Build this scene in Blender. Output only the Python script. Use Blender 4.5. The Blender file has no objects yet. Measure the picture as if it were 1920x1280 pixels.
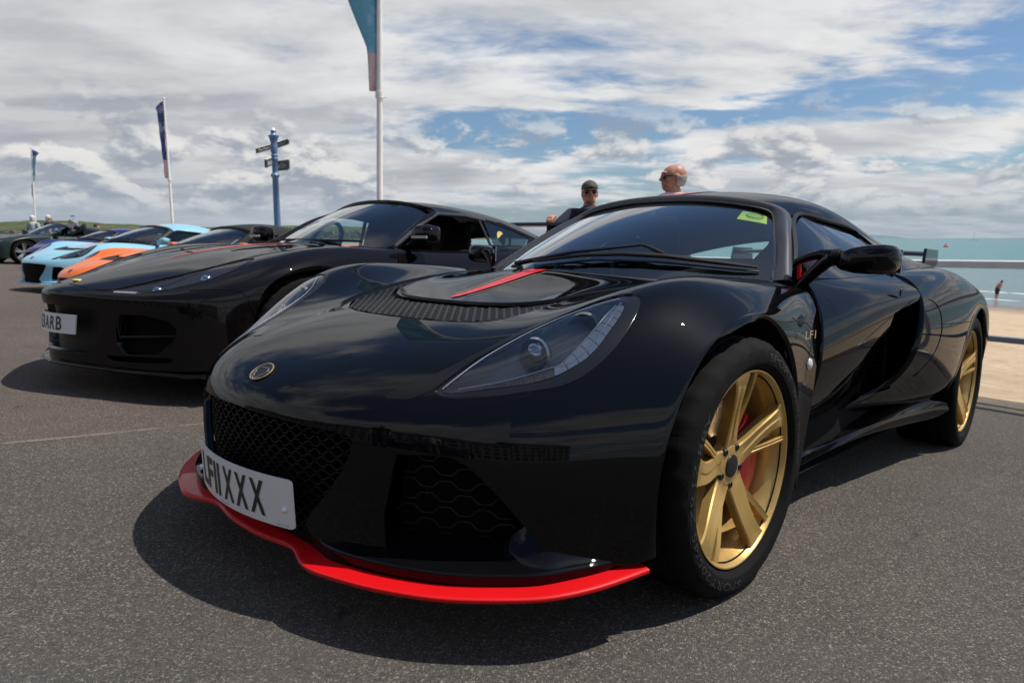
import bpy, bmesh, math, random
import numpy as np
from mathutils import Vector, Matrix
random.seed(7); np.random.seed(7)
S = bpy.context.scene
COL = S.collection
rad = math.radians

# ------------------------------------------------------------------ camera, sky, sun, exposure
SLOPE = rad(4.07)                       # the promenade falls towards the sea
cam_d = bpy.data.cameras.new('camera'); cam = bpy.data.objects.new('camera', cam_d); COL.objects.link(cam)
cam_d.sensor_width = 36.0; cam_d.lens = 24.0
cam_d.clip_start = 0.05; cam_d.clip_end = 30000
cam.location = (1.4479, -1.4555, 0.8229)
cam.rotation_euler = (rad(90 - 8.608), 0, rad(132.8646 - 90))
cam_d.dof.use_dof = True; cam_d.dof.focus_distance = 1.75; cam_d.dof.aperture_fstop = 6.3
S.camera = cam
S.view_settings.view_transform = 'Standard'; S.view_settings.look = 'None'
S.view_settings.gamma = 1.0; S.view_settings.exposure = 0.0; S.view_settings.use_curve_mapping = False
S.cycles.max_bounces = 7; S.cycles.diffuse_bounces = 3; S.cycles.glossy_bounces = 5; S.cycles.transparent_max_bounces = 16; S.cycles.adaptive_threshold = 0.02; S.cycles.caustics_reflective = False; S.cycles.caustics_refractive = False
try:
    S.cycles.use_denoising = True
except Exception: pass

SUN_DIR = Vector((0.325, 0.275, 0.905))                 # in the car frame
SUN_DIR = Matrix.Rotation(-SLOPE, 3, 'X') @ SUN_DIR     # in the world
SUN_DIR.normalize()
sun_el = math.asin(SUN_DIR.z); sun_az = math.atan2(SUN_DIR.x, SUN_DIR.y)
sd = bpy.data.lights.new('sun', 'SUN'); sun = bpy.data.objects.new('sun', sd); COL.objects.link(sun)
sd.energy = 5.0; sd.angle = rad(0.53); sd.color = (1.0, 0.955, 0.89)
sun.rotation_euler = SUN_DIR.to_track_quat('Z', 'Y').to_euler()

W = bpy.data.worlds.new('World'); S.world = W; W.use_nodes = True
def build_world():
    nt = W.node_tree; nt.nodes.clear(); L = nt.links.new
    def N(t, **k):
        n = nt.nodes.new(t)
        for a, v in k.items(): setattr(n, a, v)
        return n
    def M(op, a, b=None, c=None, clamp=False):
        n = N('ShaderNodeMath', operation=op, use_clamp=clamp)
        for i, v in enumerate((a, b, c)):
            if v is None: continue
            if isinstance(v, (int, float)): n.inputs[i].default_value = v
            else: L(v, n.inputs[i])
        return n.outputs[0]
    def mr(v, a, b, c=0.0, d=1.0, smooth=True):
        n = N('ShaderNodeMapRange', interpolation_type='SMOOTHSTEP' if smooth else 'LINEAR')
        L(v, n.inputs[0])
        for i, q in enumerate((a, b, c, d)): n.inputs[i + 1].default_value = q
        return n.outputs[0]
    def noise(vec, scale, detail, rough=0.55, dist=0.0, lac=2.0):
        n = N('ShaderNodeTexNoise'); n.inputs['Scale'].default_value = scale; n.inputs['Detail'].default_value = detail
        n.inputs['Roughness'].default_value = rough; n.inputs['Distortion'].default_value = dist; n.inputs['Lacunarity'].default_value = lac
        L(vec, n.inputs['Vector']); return n.outputs['Fac']
    def mixc(f, a, b):
        n = N('ShaderNodeMix', data_type='RGBA')
        if isinstance(f, (int, float)): n.inputs[0].default_value = f
        else: L(f, n.inputs[0])
        for i, v in ((6, a), (7, b)):
            if isinstance(v, tuple): n.inputs[i].default_value = v + (1,)
            else: L(v, n.inputs[i])
        return n.outputs[2]
    sky = N('ShaderNodeTexSky', sky_type='NISHITA', sun_disc=False, sun_elevation=sun_el, sun_rotation=sun_az,
            altitude=0, air_density=1.0, dust_density=1.2, ozone_density=1.6)
    geo = N('ShaderNodeTexCoord').outputs['Generated']
    sep = N('ShaderNodeSeparateXYZ'); L(geo, sep.inputs[0]); X, Y, Z = sep.outputs
    zc = M('MAXIMUM', Z, 0.0)
    den = M('ADD', zc, 0.15)
    # turn so that u runs along the picture (right) and v into it
    cy, sy = math.sin(rad(132.8646)), -math.cos(rad(132.8646))
    u = M('ADD', M('MULTIPLY', X, cy), M('MULTIPLY', Y, sy))
    v = M('SUBTRACT', M('MULTIPLY', Y, cy), M('MULTIPLY', X, sy))
    pu = M('DIVIDE', u, den); pv = M('DIVIDE', v, den)
    cmb = N('ShaderNodeCombineXYZ'); L(pu, cmb.inputs[0]); L(pv, cmb.inputs[1]); P = cmb.outputs[0]
    def mp(vec, sc, rot=0, loc=(0, 0, 0)):
        n = N('ShaderNodeMapping'); L(vec, n.inputs['Vector']); n.inputs['Rotation'].default_value = (0, 0, rad(rot)); n.inputs['Scale'].default_value = sc; n.inputs['Location'].default_value = loc; return n.outputs[0]
    A1 = mp(P, (0.62, 1.0, 1), -24, (2.3, 1.1, 0))                       # drawn out a little along the wind
    big = noise(A1, 0.55, 3, 0.5, 0.2)
    lump = noise(A1, 1.45, 6, 0.56, 0.2)
    lump2 = noise(mp(A1, (1, 1, 1), 0, (0.09, -0.12, 0)), 1.45, 5, 0.54, 0.2)   # same field a step towards the sun
    fine = noise(A1, 7.5, 4, 0.62, 0.5)
    az = M('ARCTAN2', u, v)
    elev = M('ARCSINE', Z)
    left = mr(az, 0.10, -0.55)
    wob = M('MULTIPLY', M('SUBTRACT', lump, 0.5), 0.16)
    ec = M('ADD', M('ADD', elev, wob), M('MULTIPLY', az, -0.05))
    gap = M('MULTIPLY', M('MULTIPLY', mr(ec, 0.110, 0.145), mr(ec, 0.215, 0.165)), mr(az, -0.24, -0.02))
    bank = M('MULTIPLY', mr(ec, 0.035, 0.085), mr(ec, 0.150, 0.105))
    cov = M('ADD', M('ADD', M('MULTIPLY', big, 0.62), M('MULTIPLY', lump, 0.52)), M('MULTIPLY', M('SUBTRACT', fine, 0.5), 0.16))
    cov = M('ADD', cov, M('MULTIPLY', left, 0.12))
    cov = M('SUBTRACT', cov, M('MULTIPLY', gap, 0.19))
    cov = M('ADD', cov, M('MULTIPLY', bank, 0.07))
    cov = M('SUBTRACT', cov, M('MULTIPLY', mr(elev, 0.33, 0.60), 0.19))      # breaks up overhead
    dens = mr(cov, 0.475, 0.625)
    thick = mr(cov, 0.56, 0.82)
    relief = mr(M('ADD', M('SUBTRACT', lump, lump2), M('MULTIPLY', M('SUBTRACT', fine, 0.5), 0.08)), -0.12, 0.12)
    lit = mixc(relief, (6.1, 6.3, 6.65), (9.2, 9.2, 9.2))
    shd = mixc(relief, (3.6, 3.95, 4.5), (5.7, 5.9, 6.2))
    cloud = mixc(M('MULTIPLY', thick, 0.85), lit, shd)
    # cumulus standing low over the horizon, lit from above
    cb = N('ShaderNodeCombineXYZ'); L(M('MULTIPLY', az, 5.2), cb.inputs[0]); L(M('MULTIPLY', Z, 11.0), cb.inputs[1])
    n4 = noise(cb.outputs[0], 1.7, 5, 0.58, 0.2)
    n4b = noise(mp(cb.outputs[0], (1, 1, 1), 0, (0.03, 0.14, 0)), 1.7, 5, 0.58, 0.2)
    n5 = noise(cb.outputs[0], 0.6, 2, 0.5)
    low = M('MULTIPLY', mr(Z, 0.21, 0.11), mr(Z, 0.015, 0.05))
    puff = M('MULTIPLY', mr(M('ADD', n4, M('MULTIPLY', M('SUBTRACT', n5, 0.5), 0.6)), 0.47, 0.555), low)
    puffc = mixc(mr(M('SUBTRACT', n4, n4b), -0.07, 0.11), (3.4, 3.85, 4.6), (8.8, 8.7, 8.5))
    skyc = N('ShaderNodeMix', data_type='RGBA', blend_type='MULTIPLY'); skyc.inputs[0].default_value = 1.0
    L(sky.outputs[0], skyc.inputs[6]); skyc.inputs[7].default_value = (0.80, 0.96, 1.11, 1)
    c = mixc(dens, skyc.outputs[2], cloud)
    c = mixc(M('MULTIPLY', puff, 0.85), c, puffc)
    haze = mr(Z, 0.10, 0.0)
    c = mixc(M('MULTIPLY', haze, 0.72), c, (3.7, 4.55, 5.5))
    bg = N('ShaderNodeBackground'); L(c, bg.inputs[0]); bg.inputs[1].default_value = 0.092
    out = N('ShaderNodeOutputWorld'); L(bg.outputs[0], out.inputs[0])
build_world()

# ------------------------------------------------------------------ helpers: objects
def tag(o, label=None, cat=None, group=None, kind=None):
    if label: o['label'] = label
    if cat: o['category'] = cat
    if group: o['group'] = group
    if kind: o['kind'] = kind
    return o
def empty(name, mat=None, loc=None):
    o = bpy.data.objects.new(name, None); COL.objects.link(o); o.empty_display_size = 0.2
    if mat is not None: o.matrix_world = mat
    if loc is not None: o.location = loc
    return o
def mk(name, V, F, mat=None, parent=None, N=None, smooth=True, mats=None, fm=None):
    """one mesh object from numpy verts / face index lists; N = per-vertex normals"""
    me = bpy.data.meshes.new(name)
    V = np.asarray(V, float)
    me.from_pydata([tuple(v) for v in V], [], [tuple(int(i) for i in f) for f in F])
    me.update()
    if mats:
        for m in mats: me.materials.append(m)
        if fm is not None: me.polygons.foreach_set('material_index', list(fm))
    elif mat: me.materials.append(mat)
    if smooth is not False:
        me.polygons.foreach_set('use_smooth', [True] * len(me.polygons))
        if N is not None:
            nn = np.asarray(N, float); nn = nn / (np.linalg.norm(nn, axis=1)[:, None] + 1e-12)
            me.normals_split_custom_set_from_vertices([tuple(n) for n in nn])
        elif smooth is not True:
            me.set_sharp_from_angle(angle=rad(smooth))
    me.update()
    o = bpy.data.objects.new(name, me); COL.objects.link(o)
    if parent is not None: o.parent = parent
    return o

class MB:
    """collects simple shapes into one mesh"""
    def __init__(s): s.V = []; s.F = []; s.M = []
    def add(s, V, F, m=0):
        b = len(s.V); s.V += [tuple(map(float, v)) for v in V]; s.F += [tuple(b + i for i in f) for f in F]; s.M += [m] * len(F); return s
    def box(s, c, d, R=None, m=0):
        c = Vector(c); V = []
        for x in (-.5, .5):
            for y in (-.5, .5):
                for z in (-.5, .5):
                    p = Vector((x * d[0], y * d[1], z * d[2]))
                    if R is not None: p = R @ p
                    V.append(c + p)
        return s.add(V, [(0, 1, 3, 2), (4, 6, 7, 5), (0, 4, 5, 1), (2, 3, 7, 6), (0, 2, 6, 4), (1, 5, 7, 3)], m)
    def tube(s, pts, r, n=10, m=0, caps=True, flat=None, closed=False):
        pts = [Vector(p) for p in pts]; k = len(pts); rs = r if isinstance(r, (list, tuple)) else [r] * k
        V = []; F = []; up = None
        for i, p in enumerate(pts):
            if closed: t = pts[(i + 1) % k] - pts[i - 1]
            else: t = pts[min(i + 1, k - 1)] - pts[max(i - 1, 0)]
            t.normalize()
            if up is None:
                up = Vector((0, 0, 1)) if abs(t.z) < .9 else Vector((1, 0, 0))
            a = t.cross(up); a.normalize(); b = a.cross(t); b.normalize(); up = b
            for j in range(n):
                w = 2 * math.pi * j / n
                q = a * math.cos(w) * rs[i] + b * math.sin(w) * rs[i] * (flat if flat else 1)
                V.append(p + q)
        kk = k if closed else k - 1
        for i in range(kk):
            for j in range(n):
                i2 = (i + 1) % k
                F.append((i * n + j, i * n + (j + 1) % n, i2 * n + (j + 1) % n, i2 * n + j))
        if caps and not closed:
            F.append(tuple(range(n - 1, -1, -1))); F.append(tuple((k - 1) * n + j for j in range(n)))
        return s.add(V, F, m)
    def lathe(s, prof, n=32, o=(0, 0, 0), ax='z', m=0, closed=False, T=None):
        """prof: list of (r, h) ; axis z, x or y"""
        V = []; F = []; k = len(prof)
        for (r, h) in prof:
            for j in range(n):
                w = 2 * math.pi * j / n; c, q = r * math.cos(w), r * math.sin(w)
                p = {'z': (c, q, h), 'x': (h, c, q), 'y': (q, h, c)}[ax]
                p = Vector(p) + Vector(o)
                if T is not None: p = T @ p
                V.append(p)
        for i in range(k if closed else k - 1):
            for j in range(n):
                a = i * n + j; b = i * n + (j + 1) % n; i2 = (i + 1) % k; c = i2 * n + (j + 1) % n; d = i2 * n + j
                F.append((a, b, c, d))
        return s.add(V, F, m)
    def ball(s, c, r, n=14, k=9, sc=(1, 1, 1), m=0):
        V = []; F = []
        for i in range(k + 1):
            t = math.pi * i / k
            for j in range(n):
                w = 2 * math.pi * j / n
                V.append((c[0] + r * sc[0] * math.sin(t) * math.cos(w), c[1] + r * sc[1] * math.sin(t) * math.sin(w), c[2] + r * sc[2] * math.cos(t)))
        for i in range(k):
            for j in range(n): F.append((i * n + j, (i + 1) * n + j, (i + 1) * n + (j + 1) % n, i * n + (j + 1) % n))
        return s.add(V, F, m)
    def prism(s, poly, a, b, ax='z', m=0):
        """polygon (2d) extruded from a to b along axis"""
        n = len(poly); V = []
        for h in (a, b):
            for (p, q) in poly: V.append({'z': (p, q, h), 'x': (h, p, q), 'y': (p, h, q)}[ax])
        F = [tuple(range(n - 1, -1, -1)), tuple(range(n, 2 * n))] + [(i, (i + 1) % n, n + (i + 1) % n, n + i) for i in range(n)]
        return s.add(V, F, m)
    def mirror(s):
        V = [(-x, y, z) for x, y, z in s.V]; o = MB(); o.V = V; o.F = [tuple(reversed(f)) for f in s.F]; o.M = list(s.M); return o
    def xf(s, T):
        s.V = [tuple(T @ Vector(v)) for v in s.V]; return s
    def build(s, name, mat=None, parent=None, smooth=35, mats=None, bevel=0):
        o = mk(name, s.V, s.F, mat, parent, smooth=False, mats=mats, fm=s.M if mats else None)
        me = o.data
        bm = bmesh.new(); bm.from_mesh(me); bmesh.ops.remove_doubles(bm, verts=bm.verts, dist=1e-5)
        bmesh.ops.recalc_face_normals(bm, faces=bm.faces); bm.to_mesh(me); bm.free()
        if smooth:
            me.polygons.foreach_set('use_smooth', [True] * len(me.polygons)); me.set_sharp_from_angle(angle=rad(smooth))
        if bevel:
            b = o.modifiers.new('bevel', 'BEVEL'); b.width = bevel; b.segments = 2; b.limit_method = 'ANGLE'; b.angle_limit = rad(40)
        return o

# ------------------------------------------------------------------ helpers: spline patches
def spline_mat(n, t):
    """matrix (len(t), n): natural cubic interpolation at knots 0..n-1"""
    A = np.zeros((n, n)); Bm = np.zeros((n, n)); A[0, 0] = A[-1, -1] = 1
    for i in range(1, n - 1):
        A[i, i - 1:i + 2] = (1, 4, 1); Bm[i, i - 1:i + 2] = (6, -12, 6)
    K = np.linalg.solve(A, Bm)
    t = np.clip(np.asarray(t, float), 0, n - 1 - 1e-9); i = t.astype(int); f = t - i
    Mx = np.zeros((len(t), n)); I = np.eye(n)
    a, b = (1 - f)[:, None], f[:, None]
    Mx = a * I[i] + b * I[i + 1] + ((a**3 - a) * K[i] + (b**3 - b) * K[i + 1]) / 6
    return Mx
def fair(P, lu=0.35, lv=0.35, keep=None):
    """light fairing of a control grid (4th differences), borders held"""
    P = np.array(P, float); n, m, _ = P.shape
    def sm(k, lam):
        D = np.zeros((k, k))
        if k < 5: return np.eye(k)
        for i in range(2, k - 2): D[i, i - 2:i + 3] = (1, -4, 6, -4, 1)
        return np.linalg.inv(np.eye(k) + lam * D.T @ D / 16)
    Q = np.einsum('ij,jkc->ikc', sm(n, lv), P); Q = np.einsum('ij,kjc->kic', sm(m, lu), Q)
    return Q
def mirror_cols(P):
    """control grid from centre (column 0) outwards -> full width grid"""
    P = np.array(P, float); Lh = P[:, :0:-1].copy(); Lh[:, :, 0] *= -1
    return np.concatenate([Lh, P], 1)
def surf(P, su, sv):
    """dense evaluation: su samples per column span, sv per row span"""
    n, m, _ = P.shape
    tv = np.linspace(0, n - 1, (n - 1) * sv + 1); tu = np.linspace(0, m - 1, (m - 1) * su + 1)
    A, Bm = spline_mat(n, tv), spline_mat(m, tu)
    X = np.einsum('ij,jkc->ikc', A, P); X = np.einsum('ij,kjc->kic', Bm, X)
    dv = np.gradient(X, axis=0); du = np.gradient(X, axis=1)
    Nn = np.cross(du, dv); Nn /= np.linalg.norm(Nn, axis=2)[..., None] + 1e-12
    return X, Nn
class Sheet:
    """a polygon sheet with per-vertex normals that can be trimmed by scalar functions"""
    def __init__(s, X, Nn, flip=False):
        n, m, _ = X.shape; s.V = X.reshape(-1, 3).copy(); s.N = Nn.reshape(-1, 3).copy()
        if flip: s.N = -s.N
        idx = np.arange(n * m).reshape(n, m)
        s.F = [((idx[i, j], idx[i, j + 1], idx[i + 1, j + 1], idx[i + 1, j]) if not flip else (idx[i, j], idx[i + 1, j], idx[i + 1, j + 1], idx[i, j + 1])) for i in range(n - 1) for j in range(m - 1)]
        s.cut = set()
    def copy(s):
        o = Sheet.__new__(Sheet); o.V = s.V.copy(); o.N = s.N.copy(); o.F = list(s.F); o.cut = set(s.cut); return o
    def clip(s, fn):
        """keep where fn(V) > 0"""
        f = np.asarray(fn(s.V), float); f[np.abs(f) < 1e-7] = 1e-7
        V = list(map(tuple, s.V)); Nn = list(map(tuple, s.N)); ek = {}; out = []; used_cut = set(s.cut)
        def cutv(a, b):
            k = (a, b) if a < b else (b, a)
            if k not in ek:
                t = f[a] / (f[a] - f[b]); va = s.V[a] + t * (s.V[b] - s.V[a]); na = s.N[a] + t * (s.N[b] - s.N[a])
                ek[k] = len(V); V.append(tuple(va)); Nn.append(tuple(na / (np.linalg.norm(na) + 1e-12))); used_cut.add(ek[k])
            return ek[k]
        for F in s.F:
            ff = f[list(F)]
            if (ff > 0).all(): out.append(F); continue
            if (ff < 0).all(): continue
            q = []
            for i in range(len(F)):
                a, b = F[i], F[(i + 1) % len(F)]
                if f[a] > 0: q.append(a)
                if (f[a] > 0) != (f[b] > 0): q.append(cutv(a, b))
            if len(q) >= 3: out.append(tuple(q))
        # compact
        use = sorted({i for F in out for i in F}); mp = {o: i for i, o in enumerate(use)}
        s.V = np.array([V[i] for i in use]).reshape(-1, 3); s.N = np.array([Nn[i] for i in use]).reshape(-1, 3)
        s.F = [tuple(mp[i] for i in F) for F in out]; s.cut = {mp[i] for i in used_cut if i in mp}
        return s
    def boundary(s):
        cnt = {}
        for F in s.F:
            for i in range(len(F)):
                a, b = F[i], F[(i + 1) % len(F)]; cnt[(a, b)] = cnt.get((a, b), 0) + 1
        return [(a, b) for (a, b) in cnt if (b, a) not in cnt]
    def flange(s, depth, which='all', direction=None, inset=0.0):
        """returned edge: boundary edges folded inward by depth"""
        be = s.boundary()
        if which == 'cut': be = [(a, b) for a, b in be if a in s.cut and b in s.cut]
        elif callable(which): be = [(a, b) for a, b in be if which(s.V[a]) and which(s.V[b])]
        new = {}; V = list(map(tuple, s.V)); Nn = list(map(tuple, s.N)); F = list(s.F)
        en = {}
        for a, b in be:
            e = s.V[b] - s.V[a]; o = np.cross(e, s.N[a]); o /= np.linalg.norm(o) + 1e-12
            for i in (a, b): en[i] = en.get(i, np.zeros(3)) + o
        for i in en:
            o = en[i] / (np.linalg.norm(en[i]) + 1e-12); d = -s.N[i] if direction is None else np.asarray(direction, float)
            p = s.V[i]; na = o * .75 + s.N[i] * .65
            new[i] = (len(V), len(V) + 1, len(V) + 2)
            V += [tuple(p), tuple(p + o * min(0.0015, depth * .2) + d * min(.003, depth * .3)), tuple(p + d * depth - o * inset)]
            Nn += [tuple(s.N[i]), tuple(na / np.linalg.norm(na)), tuple(o)]
        for a, b in be:
            A, Bq = new[a], new[b]
            F.append((b, a, A[1], Bq[1])); F.append((Bq[1], A[1], A[2], Bq[2]))
        s.V = np.array(V); s.N = np.array(Nn); s.F = F
        return s
    def mirrored(s):
        o = s.copy(); o.V = o.V * [-1, 1, 1]; o.N = o.N * [-1, 1, 1]; o.F = [tuple(reversed(f)) for f in o.F]; return o
    def offset(s, d):
        o = s.copy(); o.V = o.V + o.N * d; return o
    def build(s, name, mat, parent=None): return mk(name, s.V, s.F, mat, parent, N=s.N)
def poly_sd(poly, ax=(0, 1)):
    """signed distance (positive inside) to a closed polygon in two coordinates"""
    A = np.array(poly, float); Bp = np.roll(A, -1, 0)
    def f(V):
        p = V[:, list(ax)]; d = np.full(len(p), 1e9); ins = np.zeros(len(p), bool)
        for a, b in zip(A, Bp):
            e = b - a; w = p - a; t = np.clip((w @ e) / (e @ e + 1e-15), 0, 1); d = np.minimum(d, np.linalg.norm(w - t[:, None] * e, axis=1))
            c = ((a[1] > p[:, 1]) != (b[1] > p[:, 1])); ins ^= c & (p[:, 0] < (b[0] - a[0]) * (p[:, 1] - a[1]) / (b[1] - a[1] + 1e-15) + a[0])
        return np.where(ins, d, -d)
    return f
def round_poly(pts, k=3, r=0.5):
    """smooth closed polygon: Chaikin rounds"""
    P = np.array(pts, float)
    for _ in range(k):
        Q = np.roll(P, -1, 0); P = np.stack([P * .75 + Q * .25, P * .25 + Q * .75], 1).reshape(-1, P.shape[1])
    return P
def crv(pts, n=40, closed=False):
    """smooth open curve through points"""
    P = np.array(pts, float); t = np.linspace(0, len(P) - 1, n); return spline_mat(len(P), t) @ P
# ------------------------------------------------------------------ materials
MATS = {}
def pmat(name, col, rough=0.5, metal=0.0, spec=0.5, coat=0.0, coat_r=0.03, noise=0.0, nscale=20.0, bump=0.0, bscale=200.0, trans=0.0, ior=1.5, emis=None, rvar=0.0):
    if name in MATS: return MATS[name]
    m = bpy.data.materials.new(name); m.use_nodes = True; nt = m.node_tree; b = nt.nodes['Principled BSDF']; L = nt.links.new
    b.inputs['Base Color'].default_value = tuple(col) + (1,); b.inputs['Roughness'].default_value = rough; b.inputs['Metallic'].default_value = metal
    b.inputs['Specular IOR Level'].default_value = spec; b.inputs['Coat Weight'].default_value = coat; b.inputs['Coat Roughness'].default_value = coat_r
    b.inputs['Transmission Weight'].default_value = trans; b.inputs['IOR'].default_value = ior
    if emis: b.inputs['Emission Color'].default_value = tuple(emis[:3]) + (1,); b.inputs['Emission Strength'].default_value = emis[3]
    tc = nt.nodes.new('ShaderNodeTexCoord').outputs['Object']
    if noise or rvar:
        n = nt.nodes.new('ShaderNodeTexNoise'); n.inputs['Scale'].default_value = nscale; n.inputs['Detail'].default_value = 6; L(tc, n.inputs['Vector'])
        if noise:
            r = nt.nodes.new('ShaderNodeMapRange'); L(n.outputs['Fac'], r.inputs[0]); r.inputs[1].default_value = .3; r.inputs[2].default_value = .7; r.inputs[3].default_value = 1 - noise; r.inputs[4].default_value = 1 + noise
            x = nt.nodes.new('ShaderNodeMix'); x.data_type = 'RGBA'; x.blend_type = 'MULTIPLY'; x.inputs[0].default_value = 1; x.inputs[6].default_value = tuple(col) + (1,); L(r.outputs[0], x.inputs[7]); L(x.outputs[2], b.inputs['Base Color'])
        if rvar:
            r = nt.nodes.new('ShaderNodeMapRange'); L(n.outputs['Fac'], r.inputs[0]); r.inputs[1].default_value = .3; r.inputs[2].default_value = .7; r.inputs[3].default_value = max(0, rough - rvar); r.inputs[4].default_value = rough + rvar; L(r.outputs[0], b.inputs['Roughness'])
    if bump:
        n = nt.nodes.new('ShaderNodeTexNoise'); n.inputs['Scale'].default_value = bscale; n.inputs['Detail'].default_value = 4; L(tc, n.inputs['Vector'])
        bp = nt.nodes.new('ShaderNodeBump'); bp.inputs['Strength'].default_value = bump; bp.inputs['Distance'].default_value = 0.01; L(n.outputs['Fac'], bp.inputs['Height']); L(bp.outputs[0], b.inputs['Normal'])
    MATS[name] = m; return m
def glass_mat(name, tint=(.75, .9, .88), refl=1.0):
    """thin pane: tinted see-through plus mirror reflection by angle"""
    if name in MATS: return MATS[name]
    m = bpy.data.materials.new(name); m.use_nodes = True; nt = m.node_tree; nt.nodes.clear(); L = nt.links.new
    o = nt.nodes.new('ShaderNodeOutputMaterial'); mx = nt.nodes.new('ShaderNodeMixShader'); t = nt.nodes.new('ShaderNodeBsdfTransparent'); g = nt.nodes.new('ShaderNodeBsdfGlossy')
    fr = nt.nodes.new('ShaderNodeFresnel'); fr.inputs[0].default_value = 1.52
    k = nt.nodes.new('ShaderNodeMath'); k.operation = 'MULTIPLY'; k.inputs[1].default_value = 1.15 * refl; k.use_clamp = True
    t.inputs[0].default_value = tuple(tint) + (1,); g.inputs['Roughness'].default_value = 0.015; g.inputs[0].default_value = (1, 1, 1, 1)
    L(fr.outputs[0], k.inputs[0]); L(k.outputs[0], mx.inputs[0]); L(t.outputs[0], mx.inputs[1]); L(g.outputs[0], mx.inputs[2]); L(mx.outputs[0], o.inputs[0])
    MATS[name] = m; return m
def paint(name, col, metal=0.0, rough=0.3, spec=0.4, coat=0.55):
    """car paint: pigment under a clear coat, faint orange peel and dust"""
    if name in MATS: return MATS[name]
    m = pmat(name, col, rough=rough, metal=metal, spec=spec, coat=coat, coat_r=0.008)
    nt = m.node_tree; b = nt.nodes['Principled BSDF']; L = nt.links.new
    tc = nt.nodes.new('ShaderNodeTexCoord').outputs['Object']
    n = nt.nodes.new('ShaderNodeTexNoise'); n.inputs['Scale'].default_value = 260; n.inputs['Detail'].default_value = 2; L(tc, n.inputs['Vector'])
    bp = nt.nodes.new('ShaderNodeBump'); bp.inputs['Strength'].default_value = 0.004; bp.inputs['Distance'].default_value = 0.002; L(n.outputs['Fac'], bp.inputs['Height'])
    L(bp.outputs[0], b.inputs['Coat Normal'])
    d = nt.nodes.new('ShaderNodeTexNoise'); d.inputs['Scale'].default_value = 6; d.inputs['Detail'].default_value = 8; d.inputs['Roughness'].default_value = .7; L(tc, d.inputs['Vector'])
    r = nt.nodes.new('ShaderNodeMapRange'); L(d.outputs['Fac'], r.inputs[0]); r.inputs[1].default_value = .4; r.inputs[2].default_value = .8; r.inputs[3].default_value = .0; r.inputs[4].default_value = .012; L(r.outputs[0], b.inputs['Coat Roughness'])
    return m
BLACK = paint('black paint', (.0030, .0030, .0038), rough=.5, spec=0.0)
DEEPBLACK = paint('black paint neighbour', (.0055, .0045, .0048), rough=.5, spec=0.0)
SATIN = pmat('satin graphite paint', (.060, .060, .063), rough=.34, spec=.5, metal=.35)
RED = paint('red paint', (.56, .003, .006), rough=.45, spec=.2, coat=.35)
REDDECAL = pmat('red decal', (.50, .006, .012), rough=.4, spec=.3, coat=.25)
GOLDDECAL = pmat('gold decal', (.42, .30, .14), rough=.3, metal=.5, coat=.5)
GOLD = pmat('gold wheel lacquer', (.60, .39, .125), rough=.36, metal=.55, coat=.25, coat_r=.15, rvar=.05, nscale=60)
RUBBER = pmat('tyre rubber', (.0060, .0055, .0053), rough=.85, spec=.16, noise=.25, nscale=30, bump=.15, bscale=300)
TRIM = pmat('black plastic trim', (.008, .008, .008), rough=.5, spec=.4)
MATTE = pmat('matt black', (.004, .004, .004), rough=.9, spec=.15)
GRILLE = pmat('grille plastic', (.0055, .0055, .0055), rough=.5, spec=.35)
CHROME = pmat('chrome', (.75, .75, .77), rough=.08, metal=1)
SILVER = pmat('silver plastic', (.55, .56, .58), rough=.25, metal=.85)
LAMPGREY = pmat('lamp housing grey', (.16, .166, .175), rough=.30, spec=.5, coat=.3)
LAMPLENS = glass_mat('lamp lens', (.92, .94, .96), 0.85)
LEDCLEAR = pmat('led optic', (.92, .93, .95), rough=.35, metal=.0, spec=.8, coat=.6, bump=.6, bscale=220)
AMBER = pmat('amber optic', (.22, .12, .095), rough=.22, spec=.7, coat=.6, bump=.5, bscale=220)
WSGLASS = glass_mat('windscreen glass', (.70, .86, .84), 1.25)
SIDEGLASS = glass_mat('side glass', (.60, .74, .74), 1.0)
PLATEW = pmat('plate white', (.74, .74, .72), rough=.35, spec=.5, noise=.04, nscale=12)
PLATEK = pmat('plate lettering black', (.012, .011, .010), rough=.4)
WHITEP = pmat('white plastic', (.80, .80, .80), rough=.35)
CALIPER = pmat('red caliper', (.62, .012, .014), rough=.3, coat=.8)
DISC = pmat('brake disc steel', (.20, .19, .18), rough=.35, metal=.9, noise=.2, nscale=40)
SKIN = pmat('skin', (.46, .25, .17), rough=.55, spec=.4, noise=.12, nscale=18)
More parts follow.
